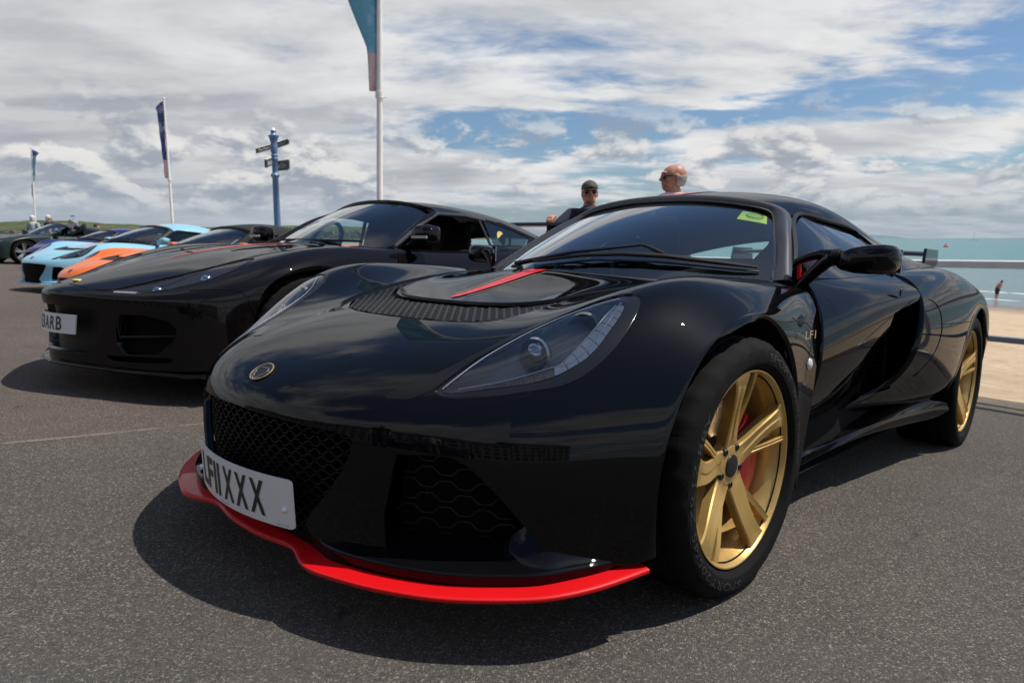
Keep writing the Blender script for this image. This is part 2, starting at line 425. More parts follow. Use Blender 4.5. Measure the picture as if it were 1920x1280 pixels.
# ------------------------------------------------------------------ ground (first pass)
def seaward(x, y):
    """distance towards the sea from the line of front axles; the promenade bends with the bay"""
    xx = np.minimum(np.asarray(x, float) + 1.0, 0.0)
    return y + .24 * xx * np.clip(-xx / 3.0, 0, 1)**.5
def ground_z(x, y):
    s = seaward(x, y); k = math.tan(SLOPE)
    # constant fall near the cars, levelling out inland
    f = np.where(s > -2.0, s, -2.0 - 2.5 * (1 - np.exp((np.minimum(s, -2.0) + 2.0) / 2.5)))
    return -k * f
def asphalt():
    m = bpy.data.materials.new('asphalt'); m.use_nodes = True; nt = m.node_tree; b = nt.nodes['Principled BSDF']; L = nt.links.new
    tc = nt.nodes.new('ShaderNodeTexCoord').outputs['Object']
    def noise(sc, det, rough=.6, vec=tc):
        n = nt.nodes.new('ShaderNodeTexNoise'); n.inputs['Scale'].default_value = sc; n.inputs['Detail'].default_value = det; n.inputs['Roughness'].default_value = rough; L(vec, n.inputs['Vector']); return n.outputs['Fac']
    def ramp(v, a, b_, c, d):
        r = nt.nodes.new('ShaderNodeMapRange'); L(v, r.inputs[0]); r.inputs[1].default_value = a; r.inputs[2].default_value = b_; r.inputs[3].default_value = c; r.inputs[4].default_value = d; return r.outputs[0]
    def mix(f, a, b_, bl='MIX'):
        x = nt.nodes.new('ShaderNodeMix'); x.data_type = 'RGBA'; x.blend_type = bl
        for i, v in ((0, f), (6, a), (7, b_)):
            if isinstance(v, (tuple, float, int)): x.inputs[i].default_value = v if i == 0 else tuple(v) + (1,)
            else: L(v, x.inputs[i])
        return x.outputs[2]
    vo = nt.nodes.new('ShaderNodeTexVoronoi'); vo.inputs['Scale'].default_value = 330; L(tc, vo.inputs['Vector'])
    vb = nt.nodes.new('ShaderNodeTexVoronoi'); vb.inputs['Scale'].default_value = 240; L(tc, vb.inputs['Vector'])
    sp = nt.nodes.new('ShaderNodeSeparateColor'); L(vo.outputs['Color'], sp.inputs[0]); sp2 = nt.nodes.new('ShaderNodeSeparateColor'); L(vb.outputs['Color'], sp2.inputs[0])
    # where the older reddish surface lies (the side of the joint away from the hero car)
    sx = nt.nodes.new('ShaderNodeSeparateXYZ'); L(tc, sx.inputs[0])
    wob = noise(1.6, 4)
    def M(op, a, b_=None):
        n = nt.nodes.new('ShaderNodeMath'); n.operation = op
        for i, v in enumerate((a, b_)):
            if v is None: continue
            if isinstance(v, (int, float)): n.inputs[i].default_value = v
            else: L(v, n.inputs[i])
        return n.outputs[0]
    line = M('ADD', M('ADD', sx.outputs[0], M('MULTIPLY', sx.outputs[1], -.13)), M('ADD', M('MULTIPLY', M('SUBTRACT', wob, .5), .05), 1.465))
    old = ramp(line, .0, -.012, 0., 1.)
    base = mix(ramp(noise(3.0, 6), .35, .65, 0., 1.), (.082, .068, .0565), (.106, .089, .074))
    base = mix(ramp(noise(.45, 4), .35, .65, 0., .6), base, (.054, .0475, .0415))
    red = mix(ramp(noise(4.0, 6), .35, .65, 0., 1.), (.096, .070, .059), (.125, .090, .075))
    red = mix(ramp(noise(.35, 4), .40, .62, 0., .7), red, (.068, .054, .048))
    c = mix(old, base, red)
    fleck = noise(520, 2); stone = M('MULTIPLY', ramp(sp.outputs[0], .50, 1.0, 0., 1.), ramp(fleck, .35, .6, .3, 1.2)); stone2 = M('MULTIPLY', ramp(sp2.outputs[1], .80, .98, 0., 1.), ramp(fleck, .35, .6, .3, 1.3))
    c = mix(M('MULTIPLY', stone, .60), c, (.24, .21, .18)); c = mix(M('MULTIPLY', stone2, .62), c, (.42, .37, .31))
    dark = ramp(sp.outputs[1], .0, .45, .75, 0.); c = mix(dark, c, (.018, .017, .017))
    stain = ramp(noise(1.1, 7, .7), .62, .72, 0., .6); c = mix(stain, c, (.030, .027, .025))
    spots = ramp(noise(7.5, 3, .5), .70, .74, 0., .75); c = mix(M('MULTIPLY', spots, ramp(noise(.9, 2), .5, .6, 0., 1.)), c, (.016, .015, .014))
    polish = ramp(noise(.7, 3, .5), .48, .66, 0., .35); c = mix(polish, c, (.098, .088, .079))
    cr = nt.nodes.new('ShaderNodeTexVoronoi'); cr.feature = 'DISTANCE_TO_EDGE'; cr.inputs['Scale'].default_value = .42
    wv = nt.nodes.new('ShaderNodeVectorMath'); wv.operation = 'ADD'; nz = nt.nodes.new('ShaderNodeTexNoise'); nz.inputs['Scale'].default_value = 2.2; nz.inputs['Detail'].default_value = 5; L(tc, nz.inputs['Vector']); L(nz.outputs['Color'], wv.inputs[0]); L(tc, wv.inputs[1]); L(wv.outputs[0], cr.inputs['Vector'])
    crack = M('MULTIPLY', ramp(cr.outputs['Distance'], .0, .0035, 1., 0.), ramp(noise(.55, 2), .56, .64, 0., .35)); c = mix(crack, c, (.020, .018, .017))
    edge = M('MULTIPLY', ramp(line, -.030, -.012, 0., 1.), ramp(line, .004, -.008, 0., 1.)); c = mix(M('MULTIPLY', edge, ramp(noise(9, 5), .38, .6, 0., .75)), c, (.32, .25, .20))
    sand = ramp(M('ADD', sx.outputs[1], M('MULTIPLY', M('SUBTRACT', noise(1.3, 7), .5), 2.2)), 3.9, 4.9, 0., .55); c = mix(sand, c, (.33, .25, .17))
    L(c, b.inputs['Base Color']); b.inputs['Roughness'].default_value = .88; b.inputs['Specular IOR Level'].default_value = .28
    bp = nt.nodes.new('ShaderNodeBump'); bp.inputs['Strength'].default_value = .8; bp.inputs['Distance'].default_value = .004
    L(M('SUBTRACT', M('MULTIPLY', sp.outputs[0], .7), M('MULTIPLY', vo.outputs['Distance'], 1.2)), bp.inputs['Height']); L(bp.outputs[0], b.inputs['Normal'])
    return m
def build_promenade():
    xs = np.unique(np.r_[-90, -70, np.linspace(-50, -4, 60), np.linspace(-4, 5, 20), 8, 14, 25, 40]); ys = np.unique(np.r_[-40, -25, -15, np.linspace(-10, 4.55, 40)])
    # seaward edge follows the bay
    V = []; F = []
    for y in ys:
        for x in xs:
            sh = 4.38 - .234 * (x - .8) - 4.55
            yy = y + sh * np.clip((y + 10) / 14.55, 0, 1); V.append((x, yy, float(ground_z(x, yy))))
    n = len(xs); F = [(i * n + j, i * n + j + 1, (i + 1) * n + j + 1, (i + 1) * n + j) for i in range(len(ys) - 1) for j in range(n - 1)]
    tag(mk('promenade', V, F, asphalt(), smooth=True), kind='structure')
build_promenade()
# ------------------------------------------------------------------ hero car (front axle over the origin, +Y to the tail, +X its left)
CAR_M = Matrix.Rotation(-SLOPE, 4, 'X')
FR = np.array([
 [(0,-.795,.14),(.12,-.79,.14),(.24,-.775,.14),(.34,-.735,.14),(.44,-.685,.14),(.54,-.62,.14),(.63,-.54,.145),(.70,-.46,.15),(.755,-.40,.16),(.78,-.365,.17),(.79,-.338,.174)],
 [(0,-.805,.22),(.12,-.80,.22),(.24,-.783,.22),(.34,-.742,.22),(.44,-.69,.22),(.54,-.625,.225),(.635,-.54,.23),(.705,-.46,.235),(.76,-.40,.25),(.788,-.37,.27),(.795,-.36,.284)],
 [(0,-.812,.30),(.12,-.807,.30),(.24,-.788,.30),(.34,-.746,.30),(.44,-.69,.30),(.545,-.62,.305),(.64,-.535,.32),(.71,-.455,.335),(.765,-.395,.355),(.792,-.36,.38),(.80,-.346,.396)],
 [(0,-.818,.365),(.12,-.813,.365),(.24,-.79,.37),(.34,-.747,.375),(.44,-.69,.38),(.545,-.615,.39),(.64,-.52,.41),(.712,-.435,.43),(.768,-.365,.455),(.796,-.325,.475),(.803,-.305,.488)],
 [(0,-.806,.425),(.12,-.80,.425),(.24,-.775,.428),(.34,-.73,.435),(.435,-.67,.447),(.535,-.585,.465),(.63,-.485,.49),(.705,-.39,.515),(.765,-.31,.54),(.797,-.265,.555),(.806,-.245,.56)],
 [(0,-.757,.473),(.12,-.752,.475),(.24,-.727,.48),(.34,-.68,.487),(.43,-.615,.493),(.525,-.525,.528),(.61,-.42,.573),(.688,-.32,.618),(.755,-.235,.620),(.796,-.185,.616),(.807,-.17,.615)],
 [(0,-.65,.527),(.12,-.645,.528),(.24,-.62,.532),(.34,-.575,.538),(.42,-.51,.548),(.51,-.41,.598),(.59,-.305,.653),(.667,-.20,.706),(.742,-.13,.678),(.794,-.088,.652),(.808,-.08,.648)],
 [(0,-.52,.57),(.12,-.515,.571),(.24,-.49,.575),(.335,-.445,.58),(.41,-.38,.605),(.49,-.275,.653),(.573,-.17,.694),(.658,-.07,.733),(.738,-.01,.702),(.794,.010,.667),(.809,.013,.657)],
 [(0,-.38,.605),(.12,-.375,.606),(.23,-.35,.608),(.32,-.305,.613),(.40,-.23,.645),(.48,-.13,.680),(.565,-.03,.708),(.655,.06,.742),(.738,.11,.708),(.793,.122,.662),(.809,.111,.64)],
 [(0,-.24,.632),(.12,-.235,.633),(.23,-.21,.637),(.32,-.16,.648),(.40,-.08,.675),(.48,.02,.698),(.565,.11,.721),(.655,.195,.744),(.736,.235,.711),(.79,.233,.648),(.807,.206,.592)],
 [(0,-.10,.66),(.12,-.095,.661),(.23,-.065,.665),(.33,-.005,.678),(.41,.085,.697),(.49,.19,.712),(.575,.285,.732),(.66,.35,.737),(.737,.35,.71),(.785,.325,.625),(.804,.284,.52)],
 [(0,.02,.692),(.12,.03,.693),(.235,.065,.694),(.335,.13,.70),(.425,.23,.704),(.51,.34,.713),(.595,.43,.73),(.672,.465,.727),(.742,.435,.69),(.787,.40,.58),(.80,.338,.42)],
 [(0,.11,.716),(.12,.125,.716),(.24,.17,.712),(.345,.245,.711),(.435,.345,.707),(.525,.45,.713),(.61,.54,.729),(.69,.535,.713),(.76,.475,.665),(.792,.44,.52),(.797,.36,.30)],
 [(0,.18,.732),(.12,.20,.73),(.24,.255,.722),(.345,.335,.719),(.44,.435,.711),(.53,.54,.716),(.625,.625,.728),(.705,.585,.705),(.772,.50,.64),(.795,.465,.46),(.795,.39,.17)]])
FRF = fair(mirror_cols(FR), .6, .6)
def text_mesh(txt, size=1.0, offset=0.0, res=3):
    """flat glyph outlines -> (verts2d, faces); uses Blender's own font"""
    cu = bpy.data.curves.new('t', 'FONT'); cu.body = txt; cu.size = size; cu.offset = offset; cu.resolution_u = res; cu.fill_mode = 'FRONT'
    ob = bpy.data.objects.new('t', cu); COL.objects.link(ob)
    dg = bpy.context.evaluated_depsgraph_get(); me = ob.evaluated_get(dg).to_mesh()
    V = np.array([v.co[:2] for v in me.vertices]); F = [tuple(p.vertices) for p in me.polygons]
    ob.evaluated_get(dg).to_mesh_clear(); bpy.data.objects.remove(ob); bpy.data.curves.remove(cu)
    return V, F
def text_on(name, txt, fn, w, h, mat, parent, offset=0.0, res=3, smooth=False):
    """text fitted into a w x h box, each outline point placed by fn(u, v); u,v centred"""
    V, F = text_mesh(txt, 1.0, offset, res)
    lo, hi = V.min(0), V.max(0); V = (V - (lo + hi) / 2) / (hi - lo) * [w, h]
    return mk(name, [fn(u, v) for u, v in V], F, mat, parent, smooth=False)
def dome_ring(parent, name, c, nrm, updir, a, b, t, mat, n=40):
    """elliptical ring on a surface"""
    nrm = Vector(nrm).normalized(); up = Vector(updir); side = up.cross(nrm).normalized(); up = nrm.cross(side).normalized(); m = MB()
    m.tube([Vector(c) + side * a * math.cos(2 * math.pi * i / n) + up * b * math.sin(2 * math.pi * i / n) for i in range(n)], t, 8, closed=True)
    return m.build(name, mat, parent)

# --- wheel: axis X, outward +X
def wheel_parts(lip, tr, tw, det=1):
    """dict of MB shapes: tyre, barrel, spokes, cap, nuts"""
    P = {}
    hw = tw / 2; xl = hw - .017
    n = 96; m = MB()
    prof = [(lip - .012, xl - .012), (lip + .004, xl - .003), (lip + .009, xl + .004), (lip + (tr - lip) * .25, hw - .003), (lip + (tr - lip) * .45, hw), (lip + (tr - lip) * .68, hw - .003), (tr - .014, hw - .010), (tr - .006, hw - .018), (tr - .001, hw - .030),
            (tr, hw * .62), (tr, hw * .50), (tr - .007, hw * .48), (tr - .007, hw * .40), (tr, hw * .38), (tr + .001, .012), (tr - .007, .010), (tr - .007, -.010), (tr, -.012), (tr, -hw * .40), (tr - .007, -hw * .42), (tr - .007, -hw * .50), (tr, -hw * .52),
            (tr - .002, -hw + .028), (tr - .012, -hw + .010), (lip + (tr - lip) * .5, -hw), (lip - .012, -xl + .012)]
    m.lathe(prof, n, ax='x')
    # shoulder cuts
    k = len(prof)
    for i in (6, 7, 8, 9, 10):
        for j in range(n):
            if j % 3 == 0:
                v = m.V[i * n + j]; r = math.hypot(v[1], v[2]); f = (r - .0045) / r; m.V[i * n + j] = (v[0], v[1] * f, v[2] * f)
    P['tyre'] = m
    b = MB()
    b.lathe([(lip - .001, xl - .014), (lip + .0015, xl - .002), (lip + .001, xl + .002), (lip - .002, xl + .002), (lip - .006, xl - .003), (lip - .010, xl - .016), (lip - .018, xl - .030), (lip - .021, xl - .045), (lip - .026, 0), (lip - .028, -xl * .6), (lip - .016, -xl + .010), (lip, -xl)], 80, ax='x')
    P['barrel'] = b
    s = MB(); hx = xl - .038; k = lip / .229
    def blade(th0, pts, thick=.026):
        V = []; F = []
        for (r, dth, w, x, crown) in pts:
            r *= k; w *= k; th = th0 + rad(dth); c = Vector((0, math.cos(th), math.sin(th))); t = Vector((0, -math.sin(th), math.cos(th))); o = Vector((1, 0, 0))
            p = c * r
            for (a, d) in ((-.42, -thick), (-.5, -.0035), (-.44, 0), (-.03, crown * .55), (.03, crown * .1), (.44, crown * .8), (.5, crown * .8 - .0035), (.42, -thick)):
                V.append(p + t * (a * w) + o * (x + d))
        q = 8
        for i in range(len(pts) - 1):
            for j in range(q): F.append((i * q + j, i * q + (j + 1) % q, (i + 1) * q + (j + 1) % q, (i + 1) * q + j))
        F.append(tuple(range(q))); F.append(tuple((len(pts) - 1) * q + j for j in reversed(range(q))))
        s.add(V, F)
    def sm(l, n=9):
        A = np.array(l, float); t = np.linspace(0, len(A) - 1, n); return [tuple(v) for v in spline_mat(len(A), t) @ A]
    for i in range(5):
        th = rad(91 - 72 * i); sg = 1 if i in (0, 1, 4) else -1
        blade(th, sm([(.026, 0, .060, hx, .001), (.055, 2 * sg, .058, hx + .002, .003), (.09, 7 * sg, .053, hx + .008, .006), (.13, 11 * sg, .048, hx + .018, .007), (.175, 11 * sg, .050, hx + .029, .006), (.205, 9.5 * sg, .060, hx + .034, .003), (.226, 8.5 * sg, .080, hx + .035, .001)], 13))
        blade(th, sm([(.05, -7 * sg, .022, hx - .001, .002), (.085, -7 * sg, .020, hx + .004, .004), (.13, -7.5 * sg, .017, hx + .015, .004), (.18, -8 * sg, .016, hx + .027, .004), (.226, -8.5 * sg, .018, hx + .034, .002)], 9), .022)
    s.lathe([(.0, hx + .004), (.030, hx + .004), (.046, hx + .003), (.058, hx - .004), (.062, hx - .022), (.05, hx - .03)], 40, ax='x')
    P['spokes'] = s
    c = MB(); c.lathe([(.0, hx + .0085), (.022, hx + .0085), (.0265, hx + .0075), (.028, hx + .003)], 36, ax='x'); P['cap'] = c
    P['nuts'] = []
    for i in range(5):
        th = rad(91 - 36 - 72 * i + 4); q = MB()
        q.lathe([(0, hx + .0025), (.0045, hx + .0025), (.0045, hx + .006), (.0075, hx + .006), (.0095, hx + .002), (.0105, hx - .012)], 14, o=(0, .047 * math.cos(th), .047 * math.sin(th)), ax='x'); P['nuts'].append(q)
    P['hx'] = hx; P['xl'] = xl
    return P
def build_wheel(parent, pos, lip, tr, tw, steer=0.0, flip=False, drop=.010, mats=None, caliper_mat=None, axle_z=None, detail=True, label_mats=None):
    """wheel > tyre, rim(barrel), spokes, centre_cap, lug_nut...; brake disc and caliper are parts of the car"""
    mats = mats or (RUBBER, GOLD, TRIM, CHROME)
    P = wheel_parts(lip, tr, tw)
    T = Matrix.Translation(pos) @ Matrix.Rotation(steer + (math.pi if flip else 0), 4, 'Z')
    w = empty('wheel'); w.parent = parent; w.matrix_local = T
    ty = P['tyre']; zc = -(pos[2])
    ty.V = [(x * (1 + .35 * max(0, (zc + .03) - z)), y, max(z, zc + .001)) for x, y, z in ty.V]
    t = ty.build('tyre', mats[0], w, smooth=30)
    rim = P['barrel'].build('rim', mats[1], w, smooth=30)
    sp = P['spokes'].build('spokes', mats[1], w, smooth=24)
    if detail:
        P['cap'].build('centre_cap', mats[2], w, smooth=30)
        for q in P['nuts']: q.build('lug_nut', mats[2], w, smooth=30)
    return w, P
def build_brake(parent, pos, flip, mat):
    s = -1 if flip else 1; T = Matrix.Translation(pos) @ (Matrix.Rotation(math.pi, 4, 'Z') if flip else Matrix.Identity(4))
    d = MB(); d.lathe([(.06, .012), (.075, .010), (.148, .010), (.148, -.016), (.075, -.016), (.06, -.016)], 48, ax='x'); d.lathe([(0, .030), (.055, .030), (.062, .012)], 30, ax='x')
    d.xf(T).build('brake_disc', DISC, parent, smooth=30)
    c = MB(); n = 15; a0, a1 = (rad(-48), rad(38)) if not flip else (math.pi - rad(38), math.pi + rad(48))
    V = []; F = []
    for i in range(n):
        a = a0 + (a1 - a0) * i / (n - 1); e = abs(i / (n - 1) - .5) * 2
        ro = .190 - .014 * max(0, e - .6) / .4; ri = .085 + .014 * max(0, e - .6) / .4; xo = .046 - .014 * e**3
        for (r, x) in ((ri, -.035), (ri, xo - .010), (ri + .010, xo), (.135, xo + .004), (ro - .010, xo), (ro, xo - .012), (ro, -.035)): V.append((x, r * math.cos(a), r * math.sin(a)))
    for i in range(n - 1):
        for j in range(7): F.append((i * 7 + j, i * 7 + (j + 1) % 7, (i + 1) * 7 + (j + 1) % 7, (i + 1) * 7 + j))
    F.append(tuple(range(7))); F.append(tuple((n - 1) * 7 + j for j in reversed(range(7)))); c.add(V, F)
    c.xf(T).build('brake_caliper', mat, parent, smooth=40, bevel=.003)

SURF_FR, NRM_FR = surf(FRF, 9, 9)
def clam_sheet(): return Sheet(SURF_FR, NRM_FR)
_FV = SURF_FR.reshape(-1, 3); _FN = NRM_FR.reshape(-1, 3)
def clam_at(x, y):
    """surface point and normal near plan position"""
    d = (_FV[:, 0] - x)**2 + (_FV[:, 1] - y)**2; i = np.argpartition(d, 16)[:16]; w = np.exp(-d[i] / (2 * .009**2)) + 1e-9
    A = np.c_[np.ones(16), _FV[i, 0] - x, _FV[i, 1] - y] * np.sqrt(w)[:, None]; Bv = np.c_[_FV[i, 2], _FN[i]] * np.sqrt(w)[:, None]; c = np.linalg.lstsq(A, Bv, rcond=None)[0][0]
    n = c[1:] / np.linalg.norm(c[1:]); return np.array((x, y, c[0])), n
def sym_poly(half):
    """half outline (x>=0, from front centre to rear centre) -> full closed outline"""
    h = list(half); return [(x, y) for x, y in h] + [(-x, y) for x, y in reversed(h) if abs(x) > 1e-6]

HL_BEZEL = [(.436,-.632),(.441,-.604),(.450,-.524),(.478,-.419),(.513,-.332),(.552,-.267),(.596,-.233),(.633,-.226),(.652,-.234),(.668,-.262),(.678,-.305),(.681,-.347),(.675,-.387),(.660,-.430),(.638,-.468),(.596,-.515),(.540,-.571),(.480,-.620),(.452,-.634)]
HL_GLASS = [(.451,-.619),(.457,-.571),(.467,-.492),(.504,-.374),(.559,-.299),(.609,-.255),(.628,-.257),(.643,-.289),(.650,-.329),(.652,-.395),(.633,-.440),(.611,-.478),(.580,-.514),(.533,-.559),(.471,-.613),(.456,-.623)]
HL_LED = [(.456,-.6165),(.525,-.5525),(.569,-.504),(.599,-.466),(.612,-.444),(.6195,-.389),(.618,-.334),(.612,-.268)]
MOUTH = sym_poly([(0,.400),(.15,.397),(.25,.394),(.31,.391),(.334,.385),(.339,.374),(.336,.352),(.320,.316),(.295,.276),(.269,.243),(.243,.215),(.225,.19),(.2,.15),(0,.15)])
INTAKE = [(.419,.362),(.465,.366),(.499,.367),(.524,.361),(.550,.339),(.586,.296),(.615,.253),(.644,.206),(.650,.185),(.640,.150),(.40,.150),(.396,.222),(.397,.237),(.405,.277)]
VENT = sym_poly([(0,-.432),(.12,-.426),(.21,-.407),(.285,-.378),(.332,-.345),(.356,-.300),(.374,-.229),(.392,-.106),(.438,.086),(.495,.237),(.560,.40),(.60,.52),(.45,.72),(0,.60)])
PANEL = sym_poly([(0,-.222),(.12,-.214),(.22,-.190),(.285,-.158),(.318,-.122),(.338,-.06),(.366,.024),(.420,.165),(.478,.29),(.545,.42),(.60,.60),(.45,.75),(0,.62)])
SPLIT = [(0,-.806,.122),(.05,-.805,.122),(.10,-.799,.122),(.14,-.791,.122),(.168,-.787,.122),(.195,-.790,.122),(.225,-.801,.122),(.262,-.813,.122),(.31,-.8145,.122),(.37,-.799,.122),(.443,-.773,.122),(.532,-.726,.122),(.604,-.673,.124),(.676,-.604,.128),(.718,-.552,.133),(.752,-.487,.140),(.775,-.42,.147),(.790,-.36,.152)]

def hexlines(name, poly, ax, surf_fn, px, pz, depth, mat, parent, th=.0022, xr=(-.36, .36), zr=(.1, .45), amp=.55, links=True):
    """honeycomb of wavy ribbons inside a polygon, placed by surf_fn(u,v)->(point, inward)"""
    f = poly_sd(poly, (0, 1)); V = []; F = []
    rows = int((zr[1] - zr[0]) / pz)
    for r in range(rows + 1):
        v0 = zr[0] + r * pz; u = xr[0] + (px / 2 if r % 2 else 0); pts = []
        while u < xr[1]:
            for du, dv in ((0, -.5), (.30, -.5), (.50, .5), (.80, .5)): pts.append((u + du * px, v0 + dv * pz * amp))
            u += px
        a = np.array(pts); ins = f(np.c_[a, a[:, :1]]) > .001
        for i in range(len(pts) - 1):
            if not (ins[i] and ins[i + 1]): continue
            b = len(V)
            for (pu, pv) in (pts[i], pts[i + 1]):
                p, d, up = surf_fn(pu, pv); q2, _, _ = surf_fn(pts[i + 1][0], pts[i + 1][1]); q1, _, _ = surf_fn(pts[i][0], pts[i][1]); up = np.cross(d, q2 - q1); up /= np.linalg.norm(up) + 1e-12
                for s1 in (-th / 2, th / 2):
                    for s2 in (0, depth): V.append(p + up * s1 + d * s2)
            F += [(b, b + 4, b + 5, b + 1), (b + 2, b + 3, b + 7, b + 6), (b, b + 2, b + 6, b + 4), (b + 1, b + 5, b + 7, b + 3)]
        # links between the crests of neighbouring rows
        for i in range(1, len(pts) if links else 0, 4):
            for k, dv in ((0, -1), (2, 1)):
                if i + k >= len(pts) or i + k - 1 < 0: continue
                mu = (pts[i + k][0] + pts[i + k - 1][0]) / 2; a0 = (mu, pts[i + k][1]); a1 = (mu, pts[i + k][1] + dv * pz * .45)
                q = np.array([a0, a1]);
                if not (f(np.c_[q, q[:, :1]]) > .001).all(): continue
                b = len(V)
                for (pu, pv) in (a0, a1):
                    p, d, up = surf_fn(pu, pv); sd = np.cross(up, d); sd /= np.linalg.norm(sd)
                    for s1 in (-th / 2, th / 2):
                        for s2 in (0, depth): V.append(p + sd * s1 + d * s2)
                F += [(b, b + 4, b + 5, b + 1), (b + 2, b + 3, b + 7, b + 6), (b, b + 2, b + 6, b + 4), (b + 1, b + 5, b + 7, b + 3)]
    return mk(name, V, F, mat, parent, smooth=False)

def strip(curves, su=6, sv=4, flip=False, fairing=0.0):
    """sheet through a list of matching 3d curves"""
    P = np.array(curves, float)
    if fairing: P = fair(P, fairing, 0)
    X, Nn = surf(P, su, sv); return Sheet(X, Nn, flip)

def build_exige():
    car = empty('sports_car', CAR_M)
    tag(car, 'glossy black sports car in the foreground with gold wheels and a red front splitter', 'car')
    # ---------------- front clamshell
    base = clam_sheet(); c = clam_sheet()
    fm = poly_sd(MOUTH, (0, 2)); c.clip(lambda V: np.where(V[:, 1] < -.6, -fm(V), 1.0))
    for s in (1, -1):
        fi = poly_sd([(s * x, z) for x, z in INTAKE], (0, 2)); c.clip(lambda V: np.where(V[:, 1] < -.45, -fi(V), 1.0))
        fb = poly_sd(round_poly([(s * x, y) for x, y in HL_BEZEL], 1), (0, 1)); c.clip(lambda V: np.where(V[:, 2] > .44, -fb(V), 1.0))
    fv = poly_sd(round_poly(VENT, 1), (0, 1)); c.clip(lambda V: np.where((V[:, 1] > -.55) & (np.abs(V[:, 0]) < .62), -fv(V), 1.0))
    c.clip(lambda V: V[:, 2] - np.interp(np.abs(V[:, 0]), [0, .22, .24, .40, .42, .62, .66, .70, .77, .80], [.200, .190, .160, .160, .195, .195, .172, .165, .160, .160]))
    c.flange(.018, 'all')
    c.build('front_clamshell', BLACK, car)
    # wheel-arch liners
    for s in (1, -1):
        m = MB(); prof = [(.345, .52), (.352, .66), (.356, .785)]; V = []; F = []
        n = 28
        for (r, x) in prof:
            for j in range(n):
                a = rad(-28 + 236 * j / (n - 1)); V.append((s * x, -r * math.cos(a), .297 + r * math.sin(a)))
        for i in range(2):
            for j in range(n - 1): F.append((i * n + j, i * n + j + 1, (i + 1) * n + j + 1, (i + 1) * n + j))
        m.add(V, F); m.add([(s * .52, 0, .15)] + V[:n], [(0, j + 1, j + 2) for j in range(n - 1)])
        m.build('wheel_arch_liner', MATTE, car, smooth=False)
    # ---------------- mouth: recess, mesh
    back = base.copy(); back.clip(lambda V: np.where(V[:, 1] < -.6, fm(V), -1.0)); b2 = back.offset(-.055); b2.build('grille_backing', MATTE, car)
    col = SURF_FR[:60]; cx = col[:, :, 0].ravel(); cz = col[:, :, 2].ravel(); cyy = col[:, :, 1].ravel()
    def front_pt(u, v, dep):
        d = (cx - u)**2 + (cz - v)**2; i = np.argpartition(d, 4)[:4]; w = 1 / (d[i] + 1e-7); w /= w.sum(); y = w @ cyy[i]
        t = np.interp(abs(u), [0, .2, .34, .44, .54, .64], [0, .13, .42, .55, .72, .95]) * (1 if u >= 0 else -1)
        inw = np.array((-math.sin(t), math.cos(t), 0)); return np.array((u, y, v)) + inw * dep, inw, np.array((0, 0, 1.0))
    hexlines('radiator_grille', MOUTH, (0, 2), lambda u, v: front_pt(u, v, .022), .036, .0135, .012, GRILLE, car, th=.0024, zr=(.15, .40))
    for s in (1, -1):
        fi = poly_sd([(s * x, z) for x, z in INTAKE], (0, 2)); bk = base.copy(); bk.clip(lambda V: np.where(V[:, 1] < -.45, fi(V), -1.0)); bk.offset(-.085).build('intake_backing', MATTE, car)
        hexlines('side_intake_grille', [(s * x, z) for x, z in INTAKE], (0, 2), lambda u, v: front_pt(u, v, .060), .070, .027, .012, GRILLE, car, th=.003, xr=(.38, .66) if s > 0 else (-.68, -.38), zr=(.13, .38))
    # ---------------- lower lip with its upward ledge, and the red splitter
    sp = np.array(SPLIT)
    def outline_normals(C):
        t = np.gradient(C[:, :2], axis=0); nrm = np.stack([-t[:, 1], t[:, 0]], 1); nrm /= np.linalg.norm(nrm, axis=1)[:, None]; return nrm   # points inward (+y at centre)
    o = crv(sp, 86); nr = outline_normals(o)
    def off(C, nrm, d, dz): return np.c_[C[:, :2] + nrm * np.asarray(d).reshape(-1, 1), C[:, 2] + dz]
    for s in (1, -1):
        q = [off(o, nr, .16, .016), off(o, nr, .06, .008), off(o, nr, .010, .004), off(o, nr, .0015, .0028), off(o, nr, 0, .0005), off(o, nr, .0012, -.0055), off(o, nr, .012, -.008), off(o, nr, .16, -.009)]
        X = np.stack(q, 0); X[:, :, 0] = np.maximum(X[:, :, 0], 0)
        if s < 0: X = X[:, ::-1] * [-1, 1, 1]
        dv = np.gradient(X, axis=0); du = np.gradient(X, axis=1); Nn = np.cross(dv, du); Nn /= np.linalg.norm(Nn, axis=2)[..., None] + 1e-9
        if s > 0: SH = Sheet(X, Nn, False); SH2 = SH
        else: SHm = Sheet(X, Nn, False)
    # join both halves into one splitter
    A, Bs = SH2, SHm; V = np.r_[A.V, Bs.V]; F = A.F + [tuple(i + len(A.V) for i in f) for f in Bs.F]
    m = MB(); m.add(V, F); m.build('front_splitter', RED, car, smooth=50)
    k0 = int(np.argmin(np.abs(o[:, 0] - .205)))
    oo = o[k0:]; nn = nr[k0:]; kk = len(oo); t = np.linspace(0, 1, kk)
    tip = np.clip(t / .10, 0, 1)
    w = np.interp(t, [0, .1, .5, .8, 1], [.35, 1, 1, .8, .35])
    tops = np.interp(t, [0, .08, .3, .8, 1], [.062, .040, .034, .030, .022])
    ins = np.interp(t, [0, .1, .8, 1], [.034, .044, .040, .030]); rs = np.interp(t, [0, .06, .20, .32, .62, .74, .92, 1], [.3, 2.3, 2.3, .7, .7, 2.2, 1.6, .6]); L = [off(oo, nn, ins + .004, .004), off(oo, nn, ins, tops * .75), off(oo, nn, ins + .0025, tops), off(oo, nn, ins + .022 * w, tops + .005 * rs), off(oo, nn, ins + .052 * w, tops + .022 * rs), off(oo, nn, ins + .085 * w, tops + .052 * rs)]
    X = np.stack(L, 0); X2, N2 = surf(X[:, ::2], 3, 5)
